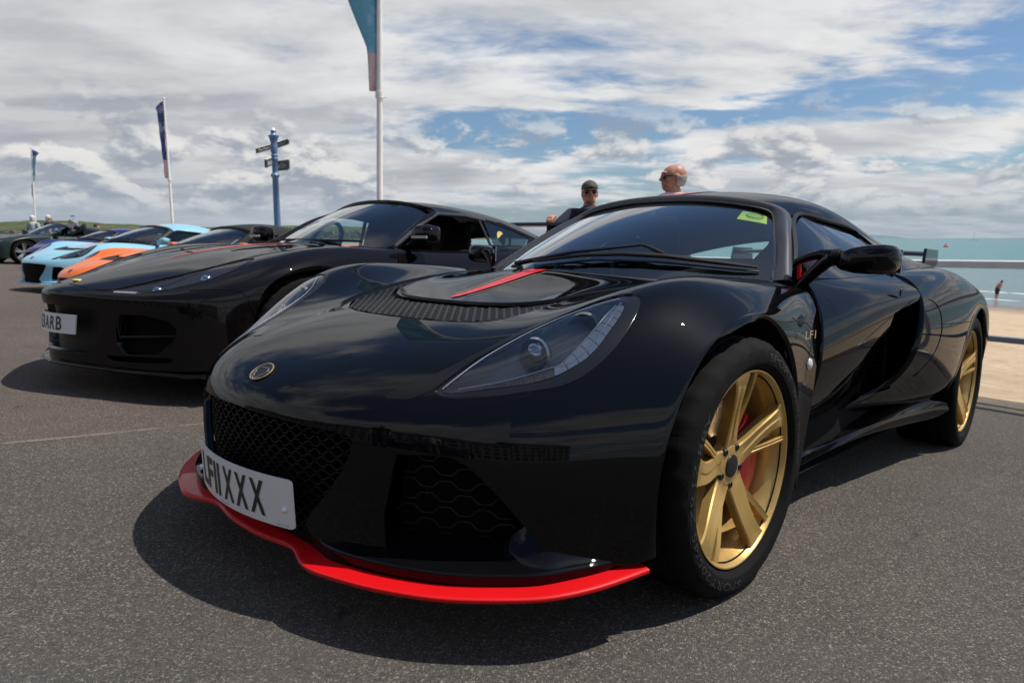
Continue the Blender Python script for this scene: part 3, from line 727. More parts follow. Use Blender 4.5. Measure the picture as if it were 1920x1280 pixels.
    N2 = -N2 if N2[10, 10, 2] < 0 else N2
    lip = Sheet(X2, N2, False)
    m = MB(); m.add(lip.V, lip.F); m.build('lower_lip', BLACK, car, smooth=60); m.mirror().build('lower_lip', BLACK, car, smooth=60)
    # floor behind the plate
    m = MB(); m.add([(-.26, -.76, .185), (.26, -.76, .185), (.30, -.55, .20), (-.30, -.55, .20), (-.26, -.755, .125), (.26, -.755, .125)], [(0, 1, 2, 3), (4, 5, 1, 0)]); m.build('mouth_floor', MATTE, car, smooth=False)
    m = MB(); m.add([(-.78, -.30, .135), (.78, -.30, .135), (.68, -.56, .13), (.5, -.68, .128), (-.5, -.68, .128), (-.68, -.56, .13)], [(0, 1, 2, 3, 4, 5)]); m.add([(-.7, .4, .13), (.7, .4, .13), (.7, 3.0, .14), (-.7, 3.0, .14)], [(0, 1, 2, 3)]); m.add([(-.52, -.6, .13), (.52, -.6, .13), (.52, .45, .13), (-.52, .45, .13)], [(0, 1, 2, 3)])
    m.build('undertray', MATTE, car, smooth=False)
    # ---------------- number plate
    def plate_pt(u, v, d=0.0):
        return Vector((u, -.842 + .80 * u * u - d - .10 * (v - 0), .226 + v))
    V = []; F = []; nx = 44; hwid, hh = .216, .0535
    for lay, d in ((0, 0.0), (1, -.004)):
        for i in range(nx + 1):
            u = -hwid * math.cos(math.pi * i / nx); e = min(1, (hwid - abs(u)) / .012); h = hh - .008 * (1 - math.sqrt(max(0, 1 - (1 - e)**2)))
            V += [plate_pt(u, -h, d), plate_pt(u, h, d)]
    for i in range(nx):
        F.append((2 * i, 2 * i + 2, 2 * i + 3, 2 * i + 1)); b = 2 * (nx + 1); F.append((b + 2 * i + 1, b + 2 * i + 3, b + 2 * i + 2, b + 2 * i))
        F.append((2 * i + 1, 2 * i + 3, b + 2 * i + 3, b + 2 * i + 1)); F.append((2 * i, b + 2 * i, b + 2 * i + 2, 2 * i + 2))
    F.append((0, 1, 2 * nx + 3, 2 * nx + 2)); F.append((2 * nx, 4 * nx + 2, 4 * nx + 3, 2 * nx + 1))
    pl = mk('number_plate', V, F, PLATEW, car, smooth=30)
    x = -.1725
    for ch, wd in (('L', .042), ('F', .042), ('1', .012), ('1', .012), (' ', .022), ('X', .046), ('X', .046), ('X', .046)):
        if ch == ' ': x += .010; continue
        if ch == '1':
            q = MB(); q.add([plate_pt(x + a * wd, b * .0385, .0012) for a, b in ((0, -1), (1, -1), (1, 1), (0, 1))], [(0, 1, 2, 3)]); q.build('plate_character', PLATEK, pl, smooth=False)
        else: text_on('plate_character', ch, lambda u, v, x=x, wd=wd: plate_pt(x + wd / 2 + u, v, .0012), wd, .077, PLATEK, pl, offset=.030)
        x += wd + .0095
    text_on('plate_maker_text', 'number plate', lambda u, v: plate_pt(u - .02, v - .047, .0012), .05, .0035, PLATEK, pl); text_on('plate_maker_text', 'BS AU 145', lambda u, v: plate_pt(u + .188, v - .0475, .0012), .03, .003, PLATEK, pl)
    for s in (-1, 1):
        q = MB(); p = plate_pt(s * .196 if s > 0 else -.2, -.012, .002); q.ball(p, .0065, 12, 7); q.build('plate_screw', WHITEP, pl)
    # ---------------- bonnet panel, vent mesh, decals
    fp = poly_sd(round_poly(PANEL, 2), (0, 1)); pn = base.copy(); pn.clip(lambda V: np.where((V[:, 1] > -.5) & (np.abs(V[:, 0]) < .6), fp(V), -1.0))
    def lift(V): return .0015 + .0025 * np.clip((V[:, 1] + .22) / .15, 0, 1)
    panel_raw = pn.copy(); pn.V[:, 2] += lift(pn.V); pn.flange(.008, 'all'); bonnet = pn.build('bonnet_panel', BLACK, car)
    vb = base.copy(); fv2 = poly_sd([(x * 1.03, y - .006 if y < 0 else y) for x, y in VENT], (0, 1)); vb.clip(lambda V: np.where((V[:, 1] > -.55) & (np.abs(V[:, 0]) < .66), fv2(V), -1.0))
    vt = vb.copy(); vt.V[:, 2] -= .030; vt.build('vent_tray', MATTE, car)
    fr = poly_sd(round_poly(VENT, 1), (0, 1)); inner = [(x * .945, y + .022 if y < -.3 else y) for x, y in VENT]; fin_ = poly_sd(inner, (0, 1))
    ring = vb.copy(); ring.clip(lambda V: -fin_(V)); ring.V[:, 2] -= .007; ring.build('vent_surround', TRIM_GLOSS, car)
    pouter = poly_sd([(x * 1.025, y - .008 if y < 0 else y) for x, y in PANEL], (0, 1))
    seal = vb.copy(); seal.clip(lambda V: np.minimum(pouter(V), -fp(V) + .004)); seal.V[:, 2] -= .0045; seal.build('bonnet_seal', TRIM_GLOSS, car)
    def vent_pt(u, v):
        p, n = clam_at(u, v); return np.array((u, v, p[2] - .0055)), np.array((0, .15, -.98)), np.array((0, 1.0, .25))
    vp = [(x * .95, y + .02 if y < -.3 else y) for x, y in VENT if y < .1]; 
    ventpoly = [(-.372, -.06), (-.355, -.22), (-.335, -.295), (-.31, -.33), (-.27, -.358), (-.2, -.386), (-.1, -.404), (0, -.410), (.1, -.404), (.2, -.386), (.27, -.358), (.31, -.33), (.335, -.295), (.355, -.22), (.372, -.06), (.345, -.10), (.32, -.145), (.285, -.182), (.22, -.214), (.12, -.238), (0, -.246), (-.12, -.238), (-.22, -.214), (-.285, -.182), (-.32, -.145), (-.345, -.10)]
    hexlines('bonnet_vent_mesh', ventpoly, (0, 1), vent_pt, .026, .0135, .0030, VENTMESH, car, amp=1.0, links=False, th=.0042, xr=(-.38, .38), zr=(-.42, -.06))
    # stripe: red with gold pinstripes, a thin film on the panel
    def film(name, f, mat, parent, lift2=.0022, src=panel_raw):
        q = src.copy(); q.V = q.V.copy(); q.V[:, 2] += lift(q.V); q.clip(f); q.V = q.V + q.N * lift2; return q.build(name, mat, parent)
    def band(V): tt = np.clip((V[:, 1] + .20) / .38, 0, 1); hwid = .010 + .024 * tt**.8; return np.minimum(hwid - np.abs(V[:, 0]), V[:, 1] + .195)
    film('red_stripe', band, REDDECAL, bonnet)
    def pin(V): tt = np.clip((V[:, 1] + .20) / .38, 0, 1); hwid = .010 + .024 * tt**.8 + .012 + .012 * tt; return np.minimum(.0022 - np.abs(np.abs(V[:, 0]) - hwid), V[:, 1] + .15)
    for s in (1, -1):
        pts_ = []
        for y_ in np.linspace(-.16, .15, 30):
            tt = np.clip((y_ + .20) / .38, 0, 1); x_ = s * (.010 + .024 * tt**.8 + .012 + .012 * tt); p_, n_ = clam_at(x_, y_); p_[2] += float(lift(np.array([[x_, y_, 0]]))[0]) + .0008; pts_.append(Vector(p_))
        m = MB(); m.tube(pts_, .0022, 6, flat=.3); m.build('gold_pinstripe', GOLDDECAL, bonnet)
    # ---------------- nose badge
    p, n = clam_at(0, -.762); n = n / np.linalg.norm(n); up = Vector((0, .8, .5)); side = Vector((1, 0, 0)); nv = Vector(n); up = nv.cross(side).normalized() * -1 if nv.cross(side).y < 0 else nv.cross(side).normalized()
    pv = Vector(p)
    m = MB(); N_ = 36; V = [pv + nv * .0030]; 
    for i in range(N_): a = 2 * math.pi * i / N_; V.append(pv + nv * .0025 + side * .033 * math.cos(a) + up * .027 * math.sin(a))
    m.add(V, [(0, 1 + i, 1 + (i + 1) % N_) for i in range(N_)]); bd = m.build('nose_badge', TRIM, car)
    dome_ring(bd, 'badge_rim', pv + nv * .0022, n, up, .033, .027, .0017, GOLDDECAL)
    tri = []
    for i in range(30):
        a = 2 * math.pi * i / 30 + math.pi / 2; r = 1 - .16 * math.cos(3 * (a - math.pi / 2) + math.pi); tri.append(pv + nv * .0035 - up * .0035 + side * .021 * math.cos(a) * r + up * -.018 * math.sin(a) * r)
    m = MB(); m.tube(tri, .0008, 6, closed=True); m.build('badge_emblem', SILVER, bd)
    # ---------------- headlights
    for s in (1, -1):
        hb = [(s * x, y) for x, y in HL_BEZEL]; hg = [(s * x, y) for x, y in HL_GLASS]; fb = poly_sd(round_poly(hb, 1), (0, 1)); fg = poly_sd(round_poly(hg, 1), (0, 1))
        zr_ = lambda V: V[:, 2] > .44
        e = empty('headlight'); e.parent = car
        bz = base.copy(); bz.clip(lambda V: np.where(zr_(V), np.minimum(fb(V) - .0025, -fg(V)), -1.0)); bz = bz.offset(-.0035); bz.flange(.02, 'all'); bz.build('headlight_bezel', TRIM_GLOSS, e)
        sr = base.copy(); fs = poly_sd([(s * x, y) for x, y in [(.359,-.702),(.385,-.655),(.412,-.60),(.430,-.53),(.457,-.43),(.492,-.34),(.535,-.268),(.585,-.226),(.625,-.214),(.634,-.2275),(.596,-.2345),(.5535,-.268),(.5145,-.333),(.4795,-.42),(.4515,-.525),(.4425,-.604),(.4375,-.634),(.41,-.672)]], (0, 1)); sr.clip(lambda V: np.where(zr_(V), fs(V), -1.0)); sr.offset(.0008).build('dark_reflection_film', DARKREFL, e)  # film over the clam: the paint facet's dark reflection put in as colour
        ln = base.copy(); ln.clip(lambda V: np.where(zr_(V), fg(V) + .001, -1.0)); ln.offset(-.002).build('headlight_lens', LAMPLENS, e)
        hs = base.copy(); hs.clip(lambda V: np.where(zr_(V), fg(V) + .002, -1.0)); core = hs.copy()
        d = np.clip(fg(hs.V) / .05, 0, 1); hs.V = hs.V - hs.N * (.004 + .050 * d**.6)[:, None]
        mesh_ = MB(); mesh_.add(hs.V, hs.F); mesh_.build('headlight_housing', LAMPGREY, e, smooth=70)
        # led strip along the lower edge
        led = np.array([(s * x, y) for x, y in HL_LED]); lp = list(map(tuple, led)) + [(s * x, y) for x, y in [(.625,-.252),(.646,-.287),(.654,-.329),(.656,-.396),(.636,-.443),(.613,-.482),(.582,-.518),(.535,-.563),(.473,-.616),(.457,-.623)]]
        fl = poly_sd(lp, (0, 1)); A = crv(led, 60); 
        seg = np.concatenate([[0], np.cumsum(np.linalg.norm(np.diff(A, axis=0), axis=1))]); tot = seg[-1]
        def arc(V):
            P0, P1 = A[:-1], A[1:]; E_ = P1 - P0; tt = np.clip(((V[:, None, :2] - P0[None]) * E_[None]).sum(2) / (E_**2).sum(1), 0, 1); q_ = P0[None] + tt[..., None] * E_[None]; dd_ = ((V[:, None, :2] - q_)**2).sum(2); k_ = dd_.argmin(1); r_ = np.arange(len(V)); return (seg[:-1][k_] + tt[r_, k_] * np.linalg.norm(E_, axis=1)[k_]) / tot
        ls = core.copy(); ls.clip(lambda V: fl(V)); u = arc(ls.V)
        for nm, a0, a1, mt, segs in (('indicator_optic', 0.02, .52, AMBER, 10), ('daytime_led_optic', .52, .99, LEDCLEAR, 9)):
            for kq in range(segs):
                b0 = a0 + (a1 - a0) * kq / segs; b1 = a0 + (a1 - a0) * (kq + 1) / segs - .0035
                z = ls.copy(); z.clip(lambda V: np.minimum(arc(V) - b0, b1 - arc(V)))
                if len(z.F) == 0: continue
                dd = np.clip(fl(z.V) / .012, 0, 1); z.V = z.V - z.N * (.009 - .004 * dd)[:, None]; z.build(nm, mt, e)
        # bright light-guide line
        g = [clam_at(x, y) for x, y in A[2:-1]]; m = MB(); m.tube([Vector(p - n * .006) for p, n in g], .0013, 6); m.build('light_guide', LEDWHITE, e)
        g = [clam_at(s * x, y) for x, y in crv(np.array(HL_GLASS[0:6]), 40)]; m = MB(); m.tube([Vector(p - n * .0005) for p, n in g], .0012, 6); m.build('lens_rim', SILVER, e)
        off2 = crv(np.array([(.612,-.455),(.628,-.428),(.637,-.39),(.6345,-.34),(.629,-.30),(.619,-.265)]), 30); g = [clam_at(s * x, y) for x, y in off2]; m = MB(); m.tube([Vector(p - n * .0045) for p, n in g], .0016, 6); m.build('light_guide', LEDWHITE, e)
        # projector and reflector bowls
        for (cxh, cyh, r, mt) in ((.523, -.445, .034, 'p'), (.572, -.345, .036, 'r')):
            p, n = clam_at(s * cxh, cyh); ax = Vector((s * .10, -.93, .10)).normalized()
            ctr = Vector(p) - Vector(n) * (.036 if mt == 'p' else .036)
            Tm = Matrix.Translation(ctr) @ ax.to_track_quat('Z', 'Y').to_matrix().to_4x4()
            m = MB(); m.lathe([(r * 1.22, -.004), (r * 1.2, .004), (r * 1.08, .008), (r * 1.0, .004)], 36, T=Tm); m.build('lamp_ring', SILVER if mt == 'p' else LAMPGREY, e)
            m = MB()
            if mt == 'p': m.lathe([(r * 1.02, .0), (r * .95, .010), (r * .75, .019), (r * .4, .025), (0, .027)], 36, T=Tm); m.build('projector_lens', PROJ, e)
            else: m.lathe([(r * 1.02, .004), (r * .8, -.008), (r * .4, -.016), (0, -.018)], 30, T=Tm); m.build('reflector_bowl', LAMPGREY, e)
    # ---------------- doors
    DOOR = np.array([
     [(.665,.665,.748),(.720,.608,.706),(.779,.522,.645),(.802,.487,.56),(.796,.485,.47),(.762,.495,.375),(.690,.53,.28)],
     [(.703,.80,.752),(.765,.77,.715),(.812,.745,.655),(.818,.735,.57),(.797,.735,.475),(.752,.74,.372),(.682,.75,.275)],
     [(.723,1.02,.765),(.790,1.0,.73),(.835,.985,.675),(.828,.98,.59),(.788,.985,.48),(.735,.99,.375),(.676,1.0,.28)],
     [(.733,1.20,.777),(.800,1.195,.742),(.848,1.19,.69),(.826,1.19,.61),(.768,1.19,.49),(.712,1.19,.385),(.668,1.19,.30)],
     [(.740,1.35,.787),(.806,1.34,.750),(.856,1.335,.70),(.822,1.34,.62),(.750,1.35,.5),(.697,1.36,.39),(.66,1.36,.32)]])
    dX, dN = surf(fair(DOOR, .3, .3), 14, 14)
    flipd = dN[20, 20, 0] < 0
    dsh = Sheet(dX, dN if not flipd else dN, flipd)
    drear = poly_sd([(.3, .95), (1.345, .95), (1.345, .72), (1.30, .694), (1.16, .672), (1.04, .650), (1.03, .61), (1.06, .54), (1.085, .47), (1.10, .41), (1.085, .36), (1.02, .322), (.90, .297), (.72, .285), (.3, .30)], (1, 2))
    dsh.clip(drear); dsh.flange(.012, 'all')
    for s in (1, -1):
        q = dsh if s > 0 else dsh.mirrored(); d = q.build('door', BLACK, car)
        m = MB(); m.lathe([(0, .0035), (.008, .0035), (.012, .002), (.013, 0)], 20, ax='x', o=(.8385, 1.102, .7235)); m.lathe([(.014, .0), (.016, .0025), (.019, 0)], 24, ax='x', o=(.837, 1.102, .7235)); (m if s > 0 else m.mirror()).build('door_lock_button', TRIM, d)
        # duct behind the door: dark throat with slats
        V = [(.80,1.15,.68),(.82,1.40,.69),(.64,1.62,.66),(.62,1.2,.66),(.70,1.0,.30),(.80,1.25,.37),(.66,1.62,.36),(.62,1.1,.29)]
        m = MB(); m.add(V, [(0, 1, 2, 3), (3, 2, 6, 7), (4, 7, 6, 5), (1, 5, 6, 2)]); (m if s > 0 else m.mirror()).build('side_intake_duct', MATTE, car, smooth=False)
        m = MB(); 
        for i in range(13): m.box((.745 - .004 * i, 1.33 + .0 * i, .405 + .0205 * i), (.06, .10, .003), Matrix.Rotation(rad(18 if i % 2 else -10), 3, 'Y'))
        m.box((.765, 1.27, .53), (.006, .008, .28), Matrix.Rotation(rad(10), 3, 'X')); (m if s > 0 else m.mirror()).build('side_intake_grille', GRILLE, car, smooth=False)
    # ---------------- rear quarters
    RQ = np.array([
     [(.74,1.375,.791),(.806,1.36,.765),(.858,1.335,.70),(.873,1.305,.62),(.870,1.250,.50),(.812,1.255,.392),(.705,1.13,.300),(.625,.74,.250)],
     [(.735,1.52,.806),(.808,1.51,.785),(.866,1.49,.715),(.884,1.48,.62),(.884,1.46,.51),(.848,1.43,.40),(.752,1.36,.292),(.640,1.13,.236)],
     [(.73,1.68,.818),(.812,1.67,.800),(.871,1.66,.725),(.892,1.66,.62),(.893,1.65,.52),(.876,1.63,.41),(.814,1.59,.305),(.692,1.49,.252)],
     [(.72,1.84,.829),(.812,1.84,.812),(.874,1.84,.735),(.896,1.85,.63),(.897,1.86,.52),(.888,1.86,.42),(.862,1.84,.325),(.776,1.80,.266)],
     [(.71,2.0,.838),(.805,2.01,.822),(.873,2.02,.745),(.895,2.03,.655),(.895,2.02,.56),(.887,2.012,.47),(.880,2.005,.38),(.870,2.0,.29)],
     [(.70,2.2,.843),(.795,2.2,.822),(.866,2.19,.76),(.890,2.17,.70),(.892,2.14,.645),(.889,2.11,.60),(.887,2.09,.56),(.885,2.075,.52)],
     [(.69,2.42,.839),(.78,2.42,.806),(.852,2.41,.763),(.880,2.39,.73),(.887,2.37,.705),(.888,2.36,.69),(.887,2.355,.682),(.885,2.35,.677)],
     [(.67,2.66,.82),(.755,2.66,.780),(.83,2.65,.733),(.866,2.63,.695),(.880,2.61,.66),(.884,2.59,.635),(.884,2.585,.618),(.882,2.58,.605)],
     [(.64,2.9,.80),(.72,2.9,.76),(.80,2.88,.69),(.85,2.84,.60),(.868,2.80,.53),(.872,2.77,.49),(.872,2.74,.45),(.872,2.72,.42)],
     [(.60,3.12,.78),(.66,3.13,.73),(.74,3.12,.64),(.79,3.08,.52),(.81,3.03,.42),(.82,2.97,.35),(.825,2.87,.29),(.83,2.78,.25)]])
    rX, rN = surf(fair(RQ, .35, .5), 9, 9); fl_ = rN[30, 20, 0] < 0
    for s in (1, -1):
        q = Sheet(rX, rN, fl_)
        q.flange(.022, 'all')
        q = q if s > 0 else q.mirrored(); rc = q.build('rear_clamshell', BLACK, car)
        # shut line of the clam above the wheel
        flat_ = rX.reshape(-1, 3)
        def rq(y, z): d_ = (flat_[:, 1] - y)**2 + (flat_[:, 2] - z)**2; i_ = np.argpartition(d_, 5)[:5]; w_ = 1 / (d_[i_] + 1e-6); return (float((w_ @ flat_[i_, 0]) / w_.sum()) + .0004, y, z)
        m = MB(); m.tube([rq(y, .607) for y in np.linspace(1.51, 2.07, 24)], .0018, 6); (m if s > 0 else m.mirror()).build('shut_line', MATTE, rc)
        m = MB(); m.tube([rq(a_, b_) for _, a_, b_ in crv(np.array([(0,1.40,.700),(0,1.49,.672),(0,1.525,.61),(0,1.515,.55),(0,1.46,.475),(0,1.385,.41)]), 30)], .0018, 6); (m if s > 0 else m.mirror()).build('shut_line', MATTE, rc)
    # tail and engine cover (closes the body behind)
    m = MB(); V = []; rows = [(.735,1.50,.80),(.72,1.84,.83),(.70,2.2,.845),(.67,2.66,.82),(.60,3.12,.78),(.60,3.18,.60),(.60,3.15,.30)]
    for (x, y, z) in rows:
        for k in range(9): f_ = -1 + 2 * k / 8; V.append((x * f_, y, z + .012 * (1 - f_ * f_)))
    m.add(V, [(i * 9 + j, i * 9 + j + 1, (i + 1) * 9 + j + 1, (i + 1) * 9 + j) for i in range(len(rows) - 1) for j in range(8)]); m.build('engine_cover', BLACK, car, smooth=60)
    # ---------------- sill fin
    inner_ = np.array([(.634,.58,.219),(.644,.82,.231),(.660,1.09,.242),(.708,1.46,.258),(.778,1.75,.270),(.840,1.93,.256),(.858,2.0,.240)])
    outer_ = np.array([(.684,.49,.153),(.687,.68,.171),(.699,.92,.189),(.746,1.22,.222),(.792,1.66,.231),(.838,1.92,.234),(.858,2.005,.230)])
    bot_ = np.array([(.697,.46,.143),(.699,.65,.157),(.706,.88,.168),(.738,1.22,.184),(.782,1.66,.176),(.826,1.92,.180),(.852,2.0,.205)])
    mid_ = inner_ * .5 + outer_ * .5 + [.001, 0, .003]
    ed_ = outer_ + [.003, 0, -.006]
    und_ = bot_ - [.10, 0, .004]
    for s in (1, -1):
        P_ = np.stack([inner_ - [.0, 0, -.012], inner_, mid_, outer_, ed_, bot_, und_], 0)
        X_, N_ = surf(P_[1:4], 8, 8); X2_, N2_ = surf(P_[3:], 8, 5)
        m = MB()
        for XX in (X_, X2_):
            a, b_, _ = XX.shape; m.add(XX.reshape(-1, 3), [(i * b_ + j, i * b_ + j + 1, (i + 1) * b_ + j + 1, (i + 1) * b_ + j) for i in range(a - 1) for j in range(b_ - 1)])
        (m if s > 0 else m.mirror()).build('side_sill', BLACK, car, smooth=40)
        # dark tuck under the door between the scoop and the fin
        m = MB(); a = np.array([(.62,.50,.36),(.62,.75,.32),(.63,1.0,.32),(.64,1.25,.34)]); b_ = np.array([(.62,.50,.245),(.626,.75,.250),(.67,1.0,.275),(.74,1.22,.33)]); 
        m.add(np.r_[a, b_], [(i, i + 1, 5 + i, 4 + i) for i in range(3)]); (m if s > 0 else m.mirror()).build('sill_step', BLACK, car)
        # strip from clam bottom corner to the sill (behind the front wheel)
        m = MB(); m.add([(.79,.39,.17),(.795,.455,.40),(.70,.55,.30),(.66,.56,.15),(.79,.365,.30)], [(0, 3, 2, 1), (0, 1, 4)]); (m if s > 0 else m.mirror()).build('arch_closing_panel', BLACK, car)
        # side repeater and script on the wing
        m = MB(); m.ball((.795, .408, .512), .016, 12, 8, (.5, 1.0, 1.1)); (m if s > 0 else m.mirror()).build('side_repeater', REPEATER, car)
    # ---------------- windscreen, frame, roof, side glass
    wb = np.array([(0,.186,.737),(.12,.206,.735),(.24,.262,.729),(.345,.342,.723),(.44,.44,.720),(.53,.54,.727),(.600,.612,.738)])
    wt = np.array([(0,.925,1.032),(.09,.928,1.031),(.18,.935,1.026),(.27,.945,1.017),(.34,.955,1.006),(.39,.965,.993),(.422,.975,.980)])
    rowsW = []
    for t_ in (0, .25, .5, .75, 1):
        q = wb * (1 - t_) + wt * t_; bow = .055 * t_ * (1 - t_); q = q + np.c_[np.zeros(7), -bow * .35 * np.ones(7), bow * np.ones(7)] + np.c_[np.linspace(0, 1, 7) * bow * .5, np.zeros(7), np.zeros(7)]; rowsW.append(q)
    WG = mirror_cols(np.array(rowsW)); wX, wN = surf(WG, 5, 8); ws = Sheet(wX, wN); glass = ws.build('windscreen', WSGLASS, car)
    wsN = wN; wsX = wX
    def ws_pt(u, v, d=0.004):
        """u: -1..1 across, v: 0..1 up"""
        n_, m_, _ = wX.shape; a, b_ = v * (n_ - 1), (u * .5 + .5) * (m_ - 1); i, j = min(int(a), n_ - 2), min(int(b_), m_ - 2); fa, fb_ = a - i, b_ - j
        p = (wX[i, j] * (1 - fa) * (1 - fb_) + wX[i + 1, j] * fa * (1 - fb_) + wX[i, j + 1] * (1 - fa) * fb_ + wX[i + 1, j + 1] * fa * fb_); n = wN[i, j]
        return Vector(p + n * d)
    # black ceramic band round the glass
    edge_in = [ws_pt(u, v, .0015) for u, v in [(.955, .0), (.955, .3), (.955, .6), (.95, .85), (.9, .955), (.8, .975), (.5, .98), (0, .98)]]
    # frame: A pillars and header as one convex band
    gi = np.array([(.596,.606,.735),(.553,.70,.800),(.510,.802,.873),(.468,.888,.932),(.427,.962,.979),(.36,.955,1.004),(.19,.934,1.027),(0,.924,1.033)])
    go = np.array([(.650,.642,.726),(.608,.725,.792),(.566,.815,.860),(.525,.905,.920),(.474,1.003,.981),(.375,.992,1.026),(.20,.968,1.053),(0,.958,1.061)])
    gm = (gi + go) / 2; gm = gm + np.array([(.016,-.016,.010)] * 4 + [(.012,-.010,.014), (.006,-.008,.012), (.002,-.008,.010), (0,-.008,.010)])
    gi2 = gi + np.array([(-.004, .010, -.012)]); go2 = go + np.array([(-.012, .012, -.010)])
    FRM = np.stack([gi2, gi, gm, go, go2], 0)
    full = np.concatenate([FRM, FRM[:, -2::-1] * [-1, 1, 1]], 1)
    fX, fN = surf(full, 6, 5); m = MB(); a, b_, _ = fX.shape
    m.add(fX.reshape(-1, 3), [(i * b_ + j, i * b_ + j + 1, (i + 1) * b_ + j + 1, (i + 1) * b_ + j) for i in range(a - 1) for j in range(b_ - 1)]); m.build('windscreen_frame', SATIN, car, smooth=50)
    m = MB(); m.tube([Vector(v) + Vector((0, -.003, .001)) for v in crv(np.concatenate([gi, gi[-2::-1] * [-1, 1, 1]]), 70)], .0045, 6); m.build('windscreen_seal', TRIM, car)
    RF = np.array([
     [(0,.960,1.062),(.15,.964,1.058),(.28,.977,1.045),(.385,.995,1.024),(.445,1.005,1.000),(.478,1.012,.982)],
     [(0,1.14,1.094),(.15,1.143,1.089),(.29,1.148,1.075),(.40,1.155,1.052),(.470,1.16,1.018),(.506,1.165,.986)],
     [(0,1.34,1.117),(.15,1.342,1.111),(.30,1.345,1.094),(.415,1.35,1.066),(.488,1.35,1.025),(.524,1.35,.980)],
     [(0,1.60,1.112),(.15,1.60,1.106),(.30,1.60,1.088),(.425,1.60,1.052),(.505,1.60,1.004),(.550,1.60,.957)],
     [(0,1.90,1.060),(.15,1.90,1.054),(.30,1.90,1.034),(.435,1.90,.996),(.535,1.88,.946),(.602,1.86,.895)],
     [(0,2.25,.980),(.15,2.25,.975),(.32,2.25,.952),(.47,2.22,.918),(.585,2.18,.884),(.670,2.15,.853)]])
    rfX, rfN = surf(fair(mirror_cols(RF), .3, .3), 7, 9); rf = Sheet(rfX, rfN); rfs = rf.copy(); rf.flange(.012, 'all'); roof = rf.build('roof', BLACK, car)
    for nm, f, mt in (('red_stripe', lambda V: np.minimum(.046 - np.abs(V[:, 0]), np.minimum(V[:, 1] - .965, 1.9 - V[:, 1])), REDDECAL),):
        q = rfs.copy(); q.clip(f); q.V = q.V + q.N * .002; q.build(nm, mt, roof)
    sb = np.array([(.672,.69,.750),(.706,.82,.754),(.722,1.02,.766),(.731,1.22,.780),(.736,1.38,.792)])
    st = np.array([(.655,.72,.775),(.586,.80,.850),(.503,1.03,.968),(.512,1.25,.977),(.532,1.47,.962)])
    for s in (1, -1):
        P_ = np.stack([sb, sb * .5 + st * .5 + [.018, 0, .004], st], 0); X_, N_ = surf(P_, 8, 6); q = Sheet(X_, N_, N_[5, 5, 0] < 0)
        (q if s > 0 else q.mirrored()).build('side_window', SIDEGLASS, car)
        m = MB(); m.tube(crv(np.array([(.640,.66,.742),(.575,.815,.858),(.486,1.03,.975),(.514,1.16,.984),(.529,1.33,.979),(.545,1.50,.962),(.60,1.50,.90),(.742,1.385,.795)]), 60), .009, 6); (m if s > 0 else m.mirror()).build('window_seal', TRIM, car)
        # fixed black quarter and buttress behind the window
        a = np.array([(.552,1.50,.965),(.555,1.60,.952),(.605,1.86,.893),(.672,2.15,.852)]); b_ = np.array([(.741,1.39,.794),(.735,1.52,.806),(.72,1.84,.829),(.70,2.2,.843)]); mid = (a + b_) / 2 + [.012, 0, .006]
        X_, N_ = surf(np.stack([b_, mid, a], 0), 6, 6); q = Sheet(X_, N_, N_[4, 4, 0] < 0); (q if s > 0 else q.mirrored()).build('rear_buttress', BLACK, car)
        # mirror
        e = empty('wing_mirror'); e.parent = car
        if s < 0: e.matrix_local = Matrix.Translation((-.66, .63, 0)) @ Matrix.Rotation(rad(-40), 4, 'Z') @ Matrix.Translation((.66, -.63, 0))
        def mm(b_, nm, mt, sm_=40, bev=0): return (b_ if s > 0 else b_.mirror()).build(nm, mt, e, smooth=sm_, bevel=bev)
        prof = [(.786,.022),(.800,.029),(.830,.037),(.870,.0415),(.905,.041),(.928,.037),(.940,.026),(.944,.012)]
        V = []; F = []; K = 20
        for (x, h) in prof:
            for j in range(K):
                a_ = 2 * math.pi * j / K; cc, ss = math.cos(a_), math.sin(a_); sq = lambda t: math.copysign(abs(t)**.62, t)
                f_ = np.interp(x, [.786, .83, .944], [.6, 1, 1]); V.append((x, .600 + sq(cc) * .058 * f_ * (h / .041), .806 + sq(ss) * h + .004 * (x - .86) / .08))
        F = [(i * K + j, i * K + (j + 1) % K, (i + 1) * K + (j + 1) % K, (i + 1) * K + j) for i in range(len(prof) - 1) for j in range(K)] + [tuple(range(K)), tuple((len(prof) - 1) * K + j for j in reversed(range(K)))]
        m = MB(); m.add(V, F); mm(m, 'mirror_housing', BLACK, 60)
        m = MB(); m.box((.865, .662, .806), (.14, .004, .066)); mm(m, 'mirror_glass', CHROME)
        m = MB(); 
        for i in range(4): m.lathe([(.020, -.003), (.0265, 0), (.020, .003)], 20, ax='x', o=(.768 + .0062 * i, .605, .812))
        mm(m, 'mirror_bellows', TRIM)
        m = MB(); m.tube([(.650,.632,.796),(.69,.632,.814),(.73,.625,.822),(.770,.610,.815)], [.010,.012,.0145,.021], 10); m.tube([(.655,.640,.715),(.675,.640,.735),(.715,.632,.775),(.745,.620,.80),(.768,.608,.81)], [.014,.016,.018,.02,.022], 10); m.tube([(.648,.640,.705),(.648,.637,.80)], .009, 8); mm(m, 'mirror_bracket', BLACK)
        m = MB(); m.tube([(.6605,.640,.745),(.6605,.636,.797)], .007, 8); m.tube([(.658,.634,.795),(.70,.634,.8085),(.728,.628,.812)], .006, 8); m.tube([(.664,.641,.745),(.70,.635,.782),(.728,.628,.808)], .005, 8); mm(m, 'mirror_bracket_lining', RED)
    # sticker inside the screen
    V = []; 
    for v in (0, 1):
        for u in range(5): V.append(ws_pt(.640 + .275 * u / 4, .785 + .150 * v - .012 * u / 4, -.003))
